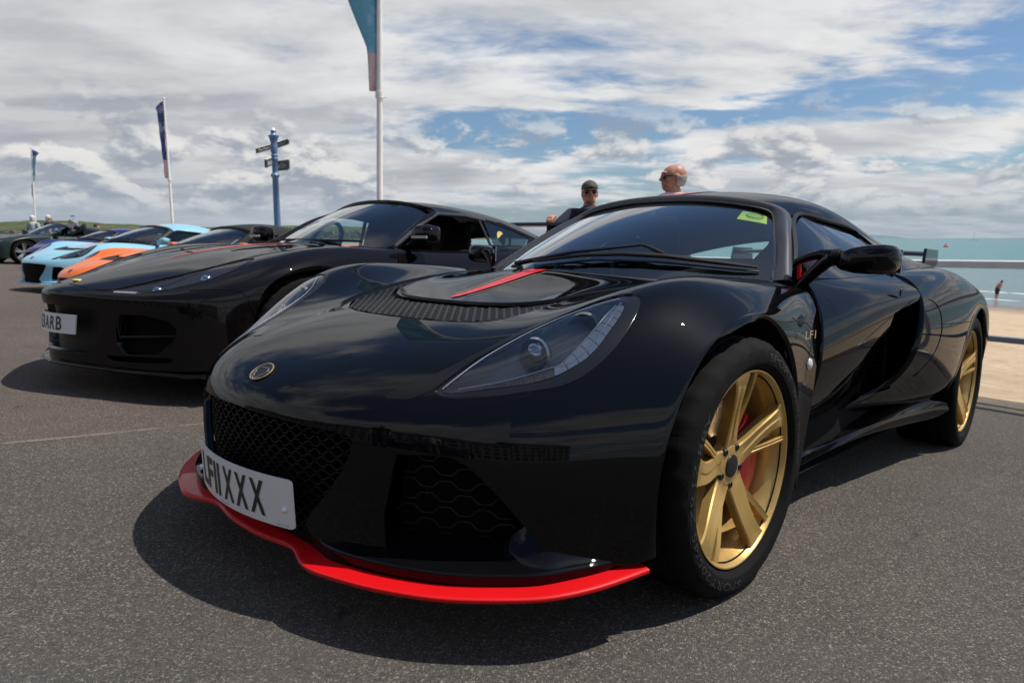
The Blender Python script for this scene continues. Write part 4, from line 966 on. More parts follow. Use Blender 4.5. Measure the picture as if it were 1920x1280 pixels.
    stk = mk('windscreen_sticker', V, [(i, i + 1, 6 + i, 5 + i) for i in range(4)], STICKER, car, smooth=True)
    ov = [ws_pt(.776 + .086 * math.cos(a), .876 + .044 * math.sin(a), -.0005) for a in np.linspace(0, 2 * math.pi, 36)[:-1]]; m = MB(); m.tube(ov, .0014, 5, closed=True); m.build('sticker_oval', STICKERINK, stk)
    text_on('sticker_lettering', 'CENTURY', lambda u, v: ws_pt(.776 + u, .870 + v, -.0005), .13, .022, STICKERINK, stk); text_on('sticker_lettering', 'the', lambda u, v: ws_pt(.772 + u, .897 + v, -.0005), .04, .014, STICKERINK, stk)
    text_on('sticker_lettering', 'show and meet', lambda u, v: ws_pt(.776 + u, .815 + v, -.0005), .13, .010, STICKERINK, stk)
    # wiper
    m = MB(); m.tube([ws_pt(-.16, .0, .02), ws_pt(.10, .10, .03), ws_pt(.345, .215, .034), ws_pt(.375, .208, .033), ws_pt(.46, .165, .028)], [.009, .006, .0045, .0055, .007], 8); m.tube([ws_pt(-.06, .03, .018), ws_pt(.15, .10, .022), ws_pt(.3, .14, .024), ws_pt(.46, .158, .024), ws_pt(.70, .15, .02), ws_pt(.885, .115, .014)], [.004, .006, .0075, .008, .0075, .004], 8)
    m.tube([ws_pt(-.05, .018, .006), ws_pt(.2, .10, .008), ws_pt(.45, .138, .008), ws_pt(.72, .128, .006), ws_pt(.90, .092, .005)], .0035, 6); m.build('windscreen_wiper', TRIM, car)
    m = MB(); m.lathe([(0, .012), (.018, .010), (.022, 0)], 16, o=ws_pt(-.16, .0, .004)); m.build('wiper_spindle', TRIM, car)
    # scuttle filler below the screen
    q = strip([wb + [0, .03, -.03], wb + [0, -.002, .0], wb + [0, -.03, -.012]], 5, 4); m = MB(); m.add(q.V, q.F); m2 = m.mirror(); m.add(m2.V, m2.F); m.build('scuttle_panel', TRIM, car)
    # ---------------- cabin
    m = MB(); m.add([(-.66,.30,.68),(.66,.30,.68),(.66,.62,.715),(-.66,.62,.715),(-.60,.72,.70),(.60,.72,.70),(-.6,.74,.5),(.6,.74,.5)], [(0, 1, 2, 3), (3, 2, 5, 4), (4, 5, 7, 6)]); m.tube([(.20,.66,.71),(.36,.64,.745),(.52,.66,.71)], .07, 10, flat=.5); m.build('dashboard', CABIN, car, smooth=50)
    m = MB(); m.add([(-.70,.5,.2),(.70,.5,.2),(.70,1.6,.2),(-.70,1.6,.2),(-.70,1.6,.82),(.70,1.6,.82),(-.66,.6,.66),(.66,.6,.66)], [(0, 1, 2, 3), (3, 2, 5, 4), (0, 3, 4, 6), (1, 7, 5, 2)]); m.build('cabin_tub', MATTE, car, smooth=False)
    for s in (1, -1):
        m = MB(); X = s * .33
        V = []
        for (y, z, w_) in ((.95, .42, .22), (1.25, .40, .22), (1.38, .60, .21), (1.47, .80, .19), (1.50, .90, .11), (1.52, .97, .10)):
            for (a, b_) in ((-1, .05), (-.8, 0), (.8, 0), (1, .05)): V.append((X + a * w_, y - b_, z))
        m.add(V, [(i * 4 + j, i * 4 + j + 1, (i + 1) * 4 + j + 1, (i + 1) * 4 + j) for i in range(5) for j in range(3)]); m.build('seat', CABIN, car, smooth=50)
    m = MB(); T_ = Matrix.Translation((-.34, .86, .70)) @ Matrix.Rotation(rad(68), 4, 'X'); m.tube([T_ @ Vector((.16 * math.cos(a), .16 * math.sin(a), 0)) for a in np.linspace(0, 2 * math.pi, 33)[:-1]], .014, 8, closed=True); m.box(T_ @ Vector((0, 0, 0)), (.28, .03, .03)); m.build('steering_wheel', CABIN, car)
    # bulkhead with rear window opening
    m = MB(); m.add([(-.66,1.56,.80),(.66,1.56,.80),(.50,1.62,.99),(-.50,1.62,.99),(-.40,1.56,.84),(.40,1.56,.84),(.32,1.60,.96),(-.32,1.60,.96),(-.3,1.62,1.09),(.3,1.62,1.09)], [(0, 1, 5, 4), (1, 2, 6, 5), (3, 7, 6, 2), (0, 4, 7, 3), (3, 2, 9, 8)]); m.build('rear_bulkhead', MATTE, car, smooth=False)
    m = MB(); m.tube([(-.14,.80,.94),(0,.79,.95),(.14,.80,.94)], .02, 8, flat=1.0); m.tube([(0,.86,.985),(0,.80,.955)], .008, 6); m.build('rear_view_mirror', TRIM, car)
    # ---------------- rear wing
    e = empty('rear_wing'); e.parent = car
    V = []; K = 9; prof = [(-.13, .0), (-.11, .013), (-.04, .026), (.05, .030), (.13, .036), (.13, .030), (.05, .016), (-.04, .008), (-.11, -.004)]
    xs = np.linspace(-.54, .54, 21)
    for x in xs:
        for (y, z) in prof: V.append((x, 2.88 + y, .925 + z + .012 * (1 - (x / .54)**2)))
    m = MB(); m.add(V, [(i * K + j, i * K + (j + 1) % K, (i + 1) * K + (j + 1) % K, (i + 1) * K + j) for i in range(20) for j in range(K)]); m.build('wing_blade', BLACK, e, smooth=50)
    m = MB(); m.tube([(x, 2.80, .882 + .006 * (1 - (x / .54)**2)) for x in np.linspace(-.54, .54, 9)], .016, 8, flat=.6); m.build('wing_lower_blade', BLACK, e)
    for s in (1, -1):
        pl_ = MB(); pl_.prism([(2.73, .865), (2.76, .965), (3.03, .975), (3.05, .90), (2.95, .855)], .540, .556, 'x'); (pl_ if s > 0 else pl_.mirror()).build('wing_end_plate', CHROMEBLACK, e, smooth=False, bevel=.003)
        st_ = MB(); st_.prism([(2.80, .80), (2.84, .91), (2.93, .92), (2.94, .78)], .34, .352, 'x'); (st_ if s > 0 else st_.mirror()).build('wing_support', BLACK, e, smooth=False)
    # ---------------- wheels and brakes
    for s in (1, -1):
        w, P = build_wheel(car, (s * .727, 0, .297), .2295, .3035, .205, steer=rad(-1.4), flip=s < 0)
        build_brake(car, (s * .718, 0, .297), s < 0, CALIPER)
        if s > 0: tyre_text(w, P, .2295, .3035)
        w, P = build_wheel(car, (s * .745, 2.37, .312), .2425, .3215, .265, flip=s < 0)
        build_brake(car, (s * .72, 2.37, .312), s < 0, CALIPER)
        m = MB(); n = 24; V = []; F = []
        for (r, x) in ((.35, .50), (.355, .70), (.36, .868)):
            for j in range(n): a_ = rad(-20 + 220 * j / (n - 1)); V.append((s * x, 2.37 - r * math.cos(a_), .312 + r * math.sin(a_)))
        F = [(i * n + j, i * n + j + 1, (i + 1) * n + j + 1, (i + 1) * n + j) for i in range(2) for j in range(n - 1)]; m.add(V, F); m.add([(s * .50, 2.37, .15)] + V[:n], [(0, j + 1, j + 2) for j in range(n - 1)]); m.build('wheel_arch_liner', MATTE, car, smooth=False)
    # gold script on the front wing
    def wing_pt(u, v): return Vector((.8075, .362 + u, .596 + v))
    text_on('wing_lettering', 'LF1', wing_pt, .075, .022, GOLDDECAL, car)
    return car
def tyre_text(w, P, lip, tr):
    """raised sidewall lettering, same black rubber"""
    def ring(txt, r, a0, span, h):
        V, F = text_mesh(txt, 1.0, 0.0, 2); lo, hi = V.min(0), V.max(0); V = (V - lo) / (hi - lo)
        pts = []
        for u, v in V:
            a = a0 - span * u; rr = r + h * (v - .5); x = np.interp(rr, [lip, lip + (tr - lip) * .25, lip + (tr - lip) * .45, lip + (tr - lip) * .68, tr], [P['xl'] + .004, .0995, .1025, .0995, .088]) + .0010
            pts.append((x, rr * math.cos(a), rr * math.sin(a)))
        mk('sidewall_lettering', pts, F, TYREINK, w, smooth=False)
    rr = lip + (tr - lip) * .48
    ring('205/45 ZR17 88Y', rr, rad(232), rad(88), .016); ring('SPORT', rr, rad(80), rad(34), .018); ring('RADIAL TUBELESS', rr - .004, rad(40), rad(46), .010)
    ring('SPORT', rr, rad(-92), rad(34), .018)
TRIM_GLOSS = pmat('gloss black bezel', (.010, .010, .011), rough=.16, spec=.5)
LEDWHITE = pmat('light guide', (.85, .87, .9), rough=.2, spec=.8)
PROJ = pmat('projector glass', (.30, .33, .36), rough=.03, metal=.9)
REPEATER = pmat('clear repeater', (.75, .77, .78), rough=.12, metal=.5, coat=1)
STICKER = pmat('yellow sticker', (.70, .74, .02), rough=.5)
STICKERINK = pmat('sticker ink', (.03, .16, .02), rough=.5)
CABIN = pmat('cabin black', (.012, .012, .013), rough=.6, bump=.1, bscale=150)
CHROMEBLACK = pmat('dark gloss end plate', (.06, .06, .065), rough=.12, metal=.9)
DARKREFL = pmat('dark reflection on paint facet', (.006, .0058, .0056), rough=.28, spec=.25)  # dark reflection beside the headlight, painted in as a satin black
VENTMESH = pmat('vent mesh plastic', (.020, .020, .021), rough=.35, spec=.6)
TYREINK = pmat('tyre lettering rubber', (.028, .027, .026), rough=.6)
def sticker_gradient():
    nt = STICKER.node_tree; b = nt.nodes['Principled BSDF']; tc = nt.nodes.new('ShaderNodeTexCoord'); sp = nt.nodes.new('ShaderNodeSeparateXYZ'); nt.links.new(tc.outputs['Object'], sp.inputs[0])
    r = nt.nodes.new('ShaderNodeMapRange'); nt.links.new(sp.outputs[2], r.inputs[0]); r.inputs[1].default_value = .970; r.inputs[2].default_value = 1.0
    cr = nt.nodes.new('ShaderNodeMix'); cr.data_type = 'RGBA'; nt.links.new(r.outputs[0], cr.inputs[0]); cr.inputs[6].default_value = (.62, .66, .02, 1); cr.inputs[7].default_value = (.0, .32, .12, 1); nt.links.new(cr.outputs[2], b.inputs['Base Color'])
sticker_gradient()
EXIGE = build_exige()
# ------------------------------------------------------------------ neighbour: a larger black coupe, and the body shared by the cars along the row
EX = [0, .15, .30, .43, .55, .66, .75, .82, .87, .895]
EY = [[-.93,-.908,-.857,-.805,-.748,-.682,-.608,-.53,-.447,-.38],[-.945,-.920,-.866,-.812,-.753,-.686,-.611,-.532,-.447,-.385],[-.95,-.924,-.868,-.813,-.752,-.685,-.608,-.527,-.438,-.372],
      [-.966,-.940,-.880,-.822,-.757,-.684,-.602,-.512,-.412,-.335],[-.952,-.927,-.866,-.804,-.736,-.657,-.568,-.468,-.360,-.27],[-.82,-.800,-.748,-.690,-.620,-.534,-.434,-.325,-.222,-.15],
      [-.60,-.595,-.565,-.515,-.44,-.34,-.235,-.125,-.045,-.01],[-.33,-.325,-.30,-.25,-.18,-.085,.005,.085,.125,.13],[-.06,-.055,-.03,.02,.085,.17,.245,.29,.30,.26],[.22,.23,.255,.305,.37,.44,.485,.485,.455,.35],[.46,.475,.515,.575,.63,.67,.68,.64,.58,.46]]
EZ = [[.15,.15,.15,.15,.15,.15,.155,.16,.17,.18],[.27,.27,.27,.27,.27,.272,.275,.28,.285,.29],[.39,.39,.39,.39,.39,.393,.398,.405,.41,.412],
      [.475,.475,.476,.478,.482,.488,.496,.505,.515,.52],[.512,.511,.508,.508,.514,.526,.544,.567,.588,.600],[.558,.557,.553,.553,.562,.582,.609,.641,.659,.657],
      [.622,.622,.622,.627,.643,.674,.708,.728,.718,.69],[.698,.699,.70,.706,.722,.752,.776,.768,.733,.68],[.765,.765,.763,.765,.773,.792,.803,.787,.73,.60],[.805,.804,.80,.80,.803,.812,.815,.79,.71,.46],[.83,.829,.825,.82,.818,.818,.815,.79,.68,.30]]
EFR = np.array([[(EX[j], EY[i][j], EZ[i][j]) for j in range(10)] for i in range(11)])
ESD = np.array([
 [(.70,.70,.822),(.80,.66,.802),(.88,.60,.70),(.893,.57,.55),(.885,.55,.40),(.86,.53,.20)],
 [(.735,1.02,.828),(.83,1.0,.80),(.893,.98,.70),(.893,.98,.55),(.87,.98,.40),(.85,.98,.20)],
 [(.745,1.42,.848),(.84,1.4,.815),(.90,1.4,.71),(.893,1.4,.55),(.865,1.4,.40),(.85,1.4,.20)],
 [(.735,1.92,.885),(.84,1.92,.86),(.915,1.92,.75),(.925,1.92,.58),(.915,1.92,.42),(.89,1.92,.20)],
 [(.71,2.28,.918),(.83,2.28,.893),(.925,2.27,.80),(.945,2.24,.66),(.94,2.18,.50),(.92,2.17,.22)],
 [(.68,2.62,.928),(.80,2.62,.90),(.91,2.60,.82),(.943,2.58,.74),(.944,2.575,.705),(.94,2.57,.695)],
 [(.65,2.95,.915),(.77,2.95,.875),(.88,2.94,.78),(.92,2.94,.66),(.925,2.96,.52),(.91,2.98,.25)],
 [(.60,3.36,.89),(.70,3.35,.84),(.78,3.33,.72),(.80,3.32,.60),(.80,3.32,.45),(.80,3.32,.28)]])
def build_evora():
    car = empty('coupe_car')
    P = fair(mirror_cols(EFR), .4, .4); X, Nn = surf(P, 6, 7); base = Sheet(X, Nn)
    FV = X.reshape(-1, 3); FN = Nn.reshape(-1, 3)
    def at(x, y):
        d = (FV[:, 0] - x)**2 + (FV[:, 1] - y)**2; i = np.argsort(d)[:5]; w = 1 / (d[i] + 1e-8); w /= w.sum(); return w @ FV[i], w @ FN[i]
    mouth = sym_poly([(0,.435),(.25,.434),(.33,.428),(.365,.40),(.36,.36),(.33,.28),(.28,.215),(.22,.20),(0,.20)])
    intake = [(.44,.41),(.56,.415),(.66,.395),(.70,.36),(.69,.30),(.62,.225),(.46,.215),(.42,.26),(.42,.36)]
    slot = [(.34,.205),(.70,.215),(.66,.185),(.40,.175)]
    hl = [(.34,-.82),(.38,-.74),(.44,-.60),(.51,-.46),(.58,-.30),(.63,-.21),(.68,-.24),(.72,-.38),(.70,-.51),(.61,-.66),(.47,-.79)]
    fm = poly_sd(mouth, (0, 2)); c = base.copy(); c.clip(lambda V: np.where(V[:, 1] < -.7, -fm(V), 1.0))
    for s in (1, -1):
        for pg in (intake, slot):
            f = poly_sd([(s * x, z) for x, z in pg], (0, 2)); c.clip(lambda V: np.where(V[:, 1] < -.5, -f(V), 1.0))
        fh = poly_sd(round_poly([(s * x, y) for x, y in hl], 1), (0, 1)); c.clip(lambda V: np.where(V[:, 2] > .5, -fh(V), 1.0))
    c.flange(.075, 'all'); c.build('front_body', DEEPBLACK, car)
    def recess(poly, dep, nm, mt):
        f = poly_sd(poly, (0, 2)); q = base.copy(); q.clip(lambda V: np.where(V[:, 1] < -.5, f(V) + .07, -1.0)); q.V = q.V * [.97, 1, 1] + np.array((0, dep, 0)); q.build(nm, mt, car)
    recess(mouth, .05, 'radiator_grille', GRILLE)
    m = MB(); m.add([(-.47,-.72,.14),(.47,-.72,.14),(.47,-.74,.48),(-.47,-.74,.48),(-.80,-.50,.14),(.80,-.50,.14),(.80,-.50,.48),(-.80,-.50,.48)], [(0, 1, 2, 3), (1, 5, 6, 2), (4, 0, 3, 7)]); m.build('front_bulkhead', MATTE, car, smooth=False)
    for s in (1, -1):
        recess([(s * x, z) for x, z in intake], .09, 'side_intake', MATTE); recess([(s * x, z) for x, z in slot], .05, 'lower_slot', MATTE)
        m = MB(); m.tube([(s * .43, -.80, .30), (s * .56, -.74, .31), (s * .68, -.63, .32)], .006, 6); m.build('intake_vane', GRILLE, car)
        # headlight
        e = empty('headlight'); e.parent = car; fh = poly_sd(round_poly([(s * x, y) for x, y in hl], 1), (0, 1))
        q = base.copy(); q.clip(lambda V: np.where(V[:, 2] > .5, fh(V) + .001, -1.0)); qq = q.copy(); q.offset(-.002).build('headlight_lens', LAMPLENS2, e)
        d = np.clip(fh(qq.V) / .05, 0, 1); qq.V = qq.V - qq.N * (.006 + .04 * d)[:, None]; qq.build('headlight_housing', LAMPDARK, e)
        for (x, y, r) in ((.50, -.66, .030), (.61, -.47, .034)):
            p, n = at(s * x, y); m = MB(); m.ball(Vector(p) - Vector(n) * .038, r, 16, 10); m.build('lamp_projector', CHROME, e)
        rp = round_poly([(s * x, y) for x, y in hl], 2); m = MB(); m.tube([Vector(a_[0]) + Vector(a_[1]) * .0004 for a_ in (at(x, y) for x, y in rp)], .0022, 5, closed=True); m.build('headlight_seal', TRIM, e)
        p0, _ = at(s * .38, -.80); p1, n1 = at(s * .49, -.745); m = MB(); m.tube([Vector(p0) - Vector(n1) * .008, Vector(p1) - Vector(n1) * .010], .020, 8, flat=.4); m.build('running_light', SILVER, e)
    # shut lines of bonnet and wing, badge
    def line(pts, nm='shut_line'):
        m = MB(); m.tube([Vector(p) + Vector(n) * .0006 for p, n in (at(x, y) for x, y in crv(np.array(pts), 40))], .0022, 5); m.build(nm, MATTE, car)
    for s in (1, -1):
        line([(s * .05, -.88), (s * .30, -.84), (s * .45, -.66), (s * .55, -.35), (s * .60, 0), (s * .62, .3), (s * .64, .52)]); line([(s * .71, -.60), (s * .80, -.505), (s * .90, -.36)])
    p, n = at(0, -.83); n = Vector(n); m = MB(); m.ball(Vector(p), .03, 16, 8, (1, .8, .25)); b = m.build('nose_badge', BADGEY, car)
    # bonnet scoop pair
    for s in (1, -1):
        m = MB(); pts = [at(s * (.20 + .02 * t), -.10 + .42 * t) for t in np.linspace(0, 1, 8)]; V = []
        for i, (p, n) in enumerate(pts):
            for a in (-1, 1): V.append(Vector(p) + Vector(n) * .003 + Vector((s * a * (.012 + .05 * i / 7), 0, .0)))
        m.add(V, [(2 * i, 2 * i + 1, 2 * i + 3, 2 * i + 2) for i in range(7)]); m.build('bonnet_vent', TRIM, car)
    # splitter
    o = crv(np.array([(0,-.962,.145),(.2,-.925,.145),(.40,-.855,.142),(.56,-.785,.138),(.70,-.705,.134),(.80,-.615,.132),(.87,-.50,.15),(.89,-.40,.19)]), 40); t = np.gradient(o[:, :2], axis=0); nr = np.stack([-t[:, 1], t[:, 0]], 1); nr /= np.linalg.norm(nr, axis=1)[:, None]
    m = MB()
    for s in (1, -1):
        L = [np.c_[o[:, :2] + nr * d, o[:, 2] + dz] for d, dz in ((.14, .012), (.02, .006), (.004, .004), (0, -.003), (.006, -.010), (.14, -.010))]
        Xs = np.stack(L, 0) * [s, 1, 1]; a, b_, _ = Xs.shape; m.add(Xs.reshape(-1, 3), [(i * b_ + j, i * b_ + j + 1, (i + 1) * b_ + j + 1, (i + 1) * b_ + j) for i in range(a - 1) for j in range(b_ - 1)])
    m.build('front_splitter', DEEPBLACK, car, smooth=45)
    # plate
    V = []; F = []; nx = 14
    def ppt(u, v, d=0): return Vector((u, -.966 + 1.05 * u * u - d + .06 * v, .345 + v))
    for i in range(nx + 1): u = -.215 + .43 * i / nx; V += [ppt(u, -.048), ppt(u, .048)]
    for i in range(nx + 1): u = -.215 + .43 * i / nx; V += [ppt(u, -.048, -.005), ppt(u, .048, -.005)]
    b = 2 * (nx + 1)
    for i in range(nx): F += [(2 * i, 2 * i + 2, 2 * i + 3, 2 * i + 1), (b + 2 * i, b + 2 * i + 1, b + 2 * i + 3, b + 2 * i + 2), (2 * i + 1, 2 * i + 3, b + 2 * i + 3, b + 2 * i + 1), (2 * i, b + 2 * i, b + 2 * i + 2, 2 * i + 2)]
    F += [(0, 1, b + 1, b), (2 * nx, b + 2 * nx, b + 2 * nx + 1, 2 * nx + 1)]
    pl = mk('number_plate', V, F, PLATEW, car, smooth=30)
    x = -.172
    for ch, wd in (('D', .042), (' ', .018), ('1', .012), ('3', .042), ('A', .048), ('R', .043), ('B', .043)):
        if ch == ' ': x += wd; continue
        if ch == '1': q = MB(); q.add([ppt(x + a * wd, b2 * .034, .0015) for a, b2 in ((0, -1), (1, -1), (1, 1), (0, 1))], [(0, 1, 2, 3)]); q.build('plate_character', PLATEK, pl, smooth=False)
        else: text_on('plate_character', ch, lambda u, v, x=x, wd=wd: ppt(x + wd / 2 + u, v, .0015), wd, .068, PLATEK, pl, offset=.014)
        x += wd + .011
    # sides
    sX, sN = surf(fair(ESD, .2, .3), 8, 8); fl = sN[10, 10, 0] < 0
    for s in (1, -1):
        q = Sheet(sX, sN, fl); fa = lambda V: np.hypot(V[:, 1] - 2.575, V[:, 2] - .325) - .375
        q.clip(fa); q.flange(.025, 'all'); q = q if s > 0 else q.mirrored(); q.build('side_body', DEEPBLACK, car)
        def sline(pts): m = MB(); m.tube([(s * x, y, z) for x, y, z in pts], .0025, 5); m.build('shut_line', MATTE, car)
        sline([(.747,1.52,.855),(.845,1.52,.825),(.906,1.52,.72),(.899,1.52,.56),(.873,1.5,.40)]); sline([(.892,.60,.695),(.897,.585,.55),(.888,.57,.40)])
        m = MB(); m.prism([(1.36, .60), (1.60, .63), (1.66, .52), (1.50, .42)], .80, .905, 'x'); (m if s > 0 else m.mirror()).build('side_scoop', MATTE, car, smooth=False)
        m = MB(); m.add([(s * .86,.50,.22),(s * .88,1.0,.22),(s * .89,1.6,.22),(s * .90,2.2,.23),(s * .88,.50,.14),(s * .89,1.0,.14),(s * .90,1.6,.14),(s * .91,2.2,.15),(s * .7,.5,.13),(s * .7,2.2,.14)], [(0, 1, 5, 4), (1, 2, 6, 5), (2, 3, 7, 6), (4, 5, 6, 7, 9, 8)]); m.build('side_sill', DEEPBLACK, car, smooth=20)
        for (r, x0, x1, yc, zc) in ((.372, .55, .885, 0, .325), (.372, .55, .93, 2.575, .325)):
            m = MB(); n = 20; V = []
            for xx in (x0, x1):
                for j in range(n): a = rad(-24 + 228 * j / (n - 1)); V.append((s * xx, yc - r * math.cos(a), zc + r * math.sin(a)))
            m.add(V, [(j, j + 1, n + j + 1, n + j) for j in range(n - 1)]); m.add([(s * x0, yc, .15)] + V[:n], [(0, j + 1, j + 2) for j in range(n - 1)]); m.build('wheel_arch_liner', MATTE, car, smooth=False)
        for yc, zc, tr in ((0, .318, .325), (2.575, .325, .335)):
            build_wheel(car, (s * (.765 if yc < 1 else .79), yc, zc), .248 if yc < 1 else .262, tr, .235 if yc < 1 else .275, flip=s < 0, mats=(RUBBER, DARKWHEEL, TRIM, CHROME), detail=False)
    # deck and tail
    m = MB(); V = []; rows = [(.72,1.95,.90),(.70,2.28,.925),(.68,2.62,.935),(.65,2.95,.92),(.60,3.36,.895),(.62,3.40,.70),(.62,3.36,.32)]
    for (x, y, z) in rows:
        for k in range(7): f_ = -1 + k / 3; V.append((x * f_, y, z + .01 * (1 - f_ * f_)))
    m.add(V, [(i * 7 + j, i * 7 + j + 1, (i + 1) * 7 + j + 1, (i + 1) * 7 + j) for i in range(6) for j in range(6)]); m.build('tail_panel', DEEPBLACK, car, smooth=50)
    m = MB(); m.add([(-.85,-.6,.13),(.85,-.6,.13),(.88,3.2,.14),(-.88,3.2,.14)], [(0, 1, 2, 3)]); m.build('undertray', MATTE, car, smooth=False)
    # glasshouse
    wb = np.array([(0,.50,.840),(.2,.53,.836),(.4,.60,.829),(.56,.67,.822),(.645,.712,.823)]); wt = np.array([(0,1.13,1.168),(.17,1.14,1.162),(.33,1.16,1.146),(.45,1.19,1.120),(.515,1.22,1.095)])
    rows = []
    for t in (0, .25, .5, .75, 1): bow = .06 * t * (1 - t); rows.append(wb * (1 - t) + wt * t + [0, -bow * .4, bow])
    gX, gN = surf(mirror_cols(np.array(rows)), 5, 6); Sheet(gX, gN).build('windscreen', WSGLASS, car)
    gi = np.array([(.640,.708,.822),(.605,.83,.895),(.575,.96,.97),(.545,1.09,1.04),(.515,1.215,1.095),(.45,1.19,1.121),(.25,1.15,1.156),(0,1.128,1.169)]); go = np.array([(.715,.705,.823),(.690,.83,.90),(.660,.955,.980),(.630,1.08,1.05),(.592,1.20,1.098),(.48,1.225,1.135),(.26,1.19,1.172),(0,1.172,1.184)])
    gm = (gi + go) / 2 + [(.006, -.012, .012)]; FM = np.stack([gi, gm, go, go + [-.01, .01, -.03]], 0); full = np.concatenate([FM, FM[:, -2::-1] * [-1, 1, 1]], 1); fX, fN = surf(full, 5, 4); m = MB(); a, b_, _ = fX.shape
    m.add(fX.reshape(-1, 3), [(i * b_ + j, i * b_ + j + 1, (i + 1) * b_ + j + 1, (i + 1) * b_ + j) for i in range(a - 1) for j in range(b_ - 1)]); m.build('windscreen_frame', DEEPBLACK, car, smooth=50)
    RFE = np.array([[(0,1.172,1.182),(.19,1.18,1.174),(.36,1.20,1.152),(.49,1.21,1.124),(.592,1.20,1.096)],[(0,1.45,1.204),(.2,1.45,1.197),(.38,1.45,1.176),(.51,1.45,1.146),(.612,1.45,1.105)],[(0,1.85,1.192),(.2,1.85,1.185),(.39,1.85,1.163),(.53,1.85,1.130),(.635,1.85,1.078)],[(0,2.25,1.135),(.2,2.25,1.130),(.4,2.25,1.108),(.55,2.24,1.070),(.662,2.22,1.005)],[(0,2.62,1.04),(.2,2.62,1.035),(.42,2.62,1.015),(.57,2.60,.98),(.68,2.55,.94)]])
    rX, rN = surf(fair(mirror_cols(RFE), .2, .2), 6, 7); rf = Sheet(rX, rN); rs = rf.copy(); rf.flange(.02, 'all'); rf.build('roof', DEEPBLACK, car)
    for nm, f, mt in (('red_stripe', lambda V: np.minimum(.05 - np.abs(V[:, 0] - .0), 1.9 - V[:, 1]), REDDECAL),):
        q = rs.copy(); q.clip(f); q.V = q.V + q.N * .002; q.build(nm, mt, car)
    q = base.copy(); q.clip(lambda V: np.minimum(np.minimum(.010 + .045 * np.clip((V[:, 1] + .35) / .6, 0, 1) - np.abs(V[:, 0]), V[:, 1] + .35), .40 - V[:, 1])); q.V = q.V + q.N * .002; q.build('red_stripe', REDDECAL, car)
    for s in (1, -1):
        # pillar between door glass and quarter glass, window frame
        m = MB(); m.tube([(s * .700,.72,.832),(s * .655,.955,.975),(s * .596,1.20,1.085),(s * .616,1.45,1.095),(s * .636,1.66,1.080)], .014, 8); m.build('window_frame', SATIN, car)
        m = MB(); m.tube([(s * .632,1.60,1.082),(s * .69,1.62,.97),(s * .742,1.64,.868)], .016, 8, flat=.6); m.build('door_pillar', TRIM, car)
        V = [(s * .638,1.64,1.080),(s * .652,1.98,1.035),(s * .675,2.16,.99),(s * .725,2.05,.905),(s * .745,1.67,.866)]; m = MB(); m.add(V, [(0, 1, 2, 3, 4)]); qg = m.build('quarter_window', SIDEGLASS_DARK, car, smooth=False)
        if s > 0:
            m = MB(); m.lathe([(0, 0), (.052, 0)], 24, T=Matrix.Translation((.690, 1.80, .965)) @ Vector((.93, .08, .36)).to_track_quat('Z', 'Y').to_matrix().to_4x4()); m.build('round_window_sticker', BADGEY, qg, smooth=False)
        a = np.array([(.640,1.66,1.085),(.662,1.95,1.06),(.68,2.25,1.0),(.695,2.55,.94)]); b2 = np.array([(.640,1.66,1.080),(.655,1.98,1.033),(.68,2.17,.985),(.72,2.10,.905)]); 
        V = [(.640,1.62,1.082),(.658,1.98,1.035),(.680,2.16,.99),(.728,2.05,.902),(.735,1.92,.885),(.71,2.28,.918),(.68,2.62,.930),(.682,2.55,.941),(.664,2.22,1.006),(.638,1.85,1.082)]
        m = MB(); m.add([(s * x, y, z) for x, y, z in V], [(0, 1, 8, 9), (1, 2, 8), (2, 3, 5, 8), (3, 4, 5), (8, 5, 6, 7)]); m.build('rear_pillar', DEEPBLACK, car, smooth=40)
        # mirror
        e = empty('wing_mirror'); e.parent = car; m = MB(); V = []; K = 16; prof = [(.80, .03), (.82, .05), (.86, .062), (.92, .064), (.965, .055), (.985, .03)]
        for (x, h) in prof:
            for j in range(K): a_ = 2 * math.pi * j / K; sq = lambda t: math.copysign(abs(t)**.6, t); V.append((s * x, .80 + sq(math.cos(a_)) * .07 * h / .064, .912 + sq(math.sin(a_)) * h))
        m.add(V, [(i * K + j, i * K + (j + 1) % K, (i + 1) * K + (j + 1) % K, (i + 1) * K + j) for i in range(5) for j in range(K)] + [tuple(range(K)), tuple(5 * K + j for j in reversed(range(K)))]); m.build('mirror_housing', DEEPBLACK, e, smooth=60)
        m = MB(); m.box((s * .90, .735, .895), (.13, .012, .016)); m.build('mirror_indicator', SILVER, e)
        m = MB(); m.tube([(s * .715,.80,.835),(s * .76,.80,.855),(s * .82,.80,.885)], [.022, .02, .02], 8, flat=.6); m.build('mirror_arm', DEEPBLACK, e)
    # cabin
    m = MB(); m.add([(-.70,.55,.80),(.70,.55,.80),(.68,.95,.80),(-.68,.95,.80),(-.68,.98,.5),(.68,.98,.5),(-.80,.9,.25),(.80,.9,.25),(.80,2.1,.25),(-.80,2.1,.25),(-.74,2.0,.92),(.74,2.0,.92)], [(0, 1, 2, 3), (3, 2, 5, 4), (6, 7, 8, 9), (9, 8, 11, 10), (7, 2, 11, 8), (6, 9, 10, 3)]); m.build('cabin_tub', CABIN, car, smooth=False)
    for s in (1, -1):
        m = MB(); V = []
        for (y, z, w_) in ((1.05, .48, .24), (1.42, .46, .24), (1.58, .72, .23), (1.66, .93, .17), (1.68, 1.0, .12), (1.70, 1.07, .11)):
            for (a, b2) in ((-1, .07), (-.8, 0), (.8, 0), (1, .07)): V.append((s * .38 + a * w_, y - b2, z))
        m.add(V, [(i * 4 + j, i * 4 + j + 1, (i + 1) * 4 + j + 1, (i + 1) * 4 + j) for i in range(5) for j in range(3)]); m.build('seat', CABIN, car, smooth=50)
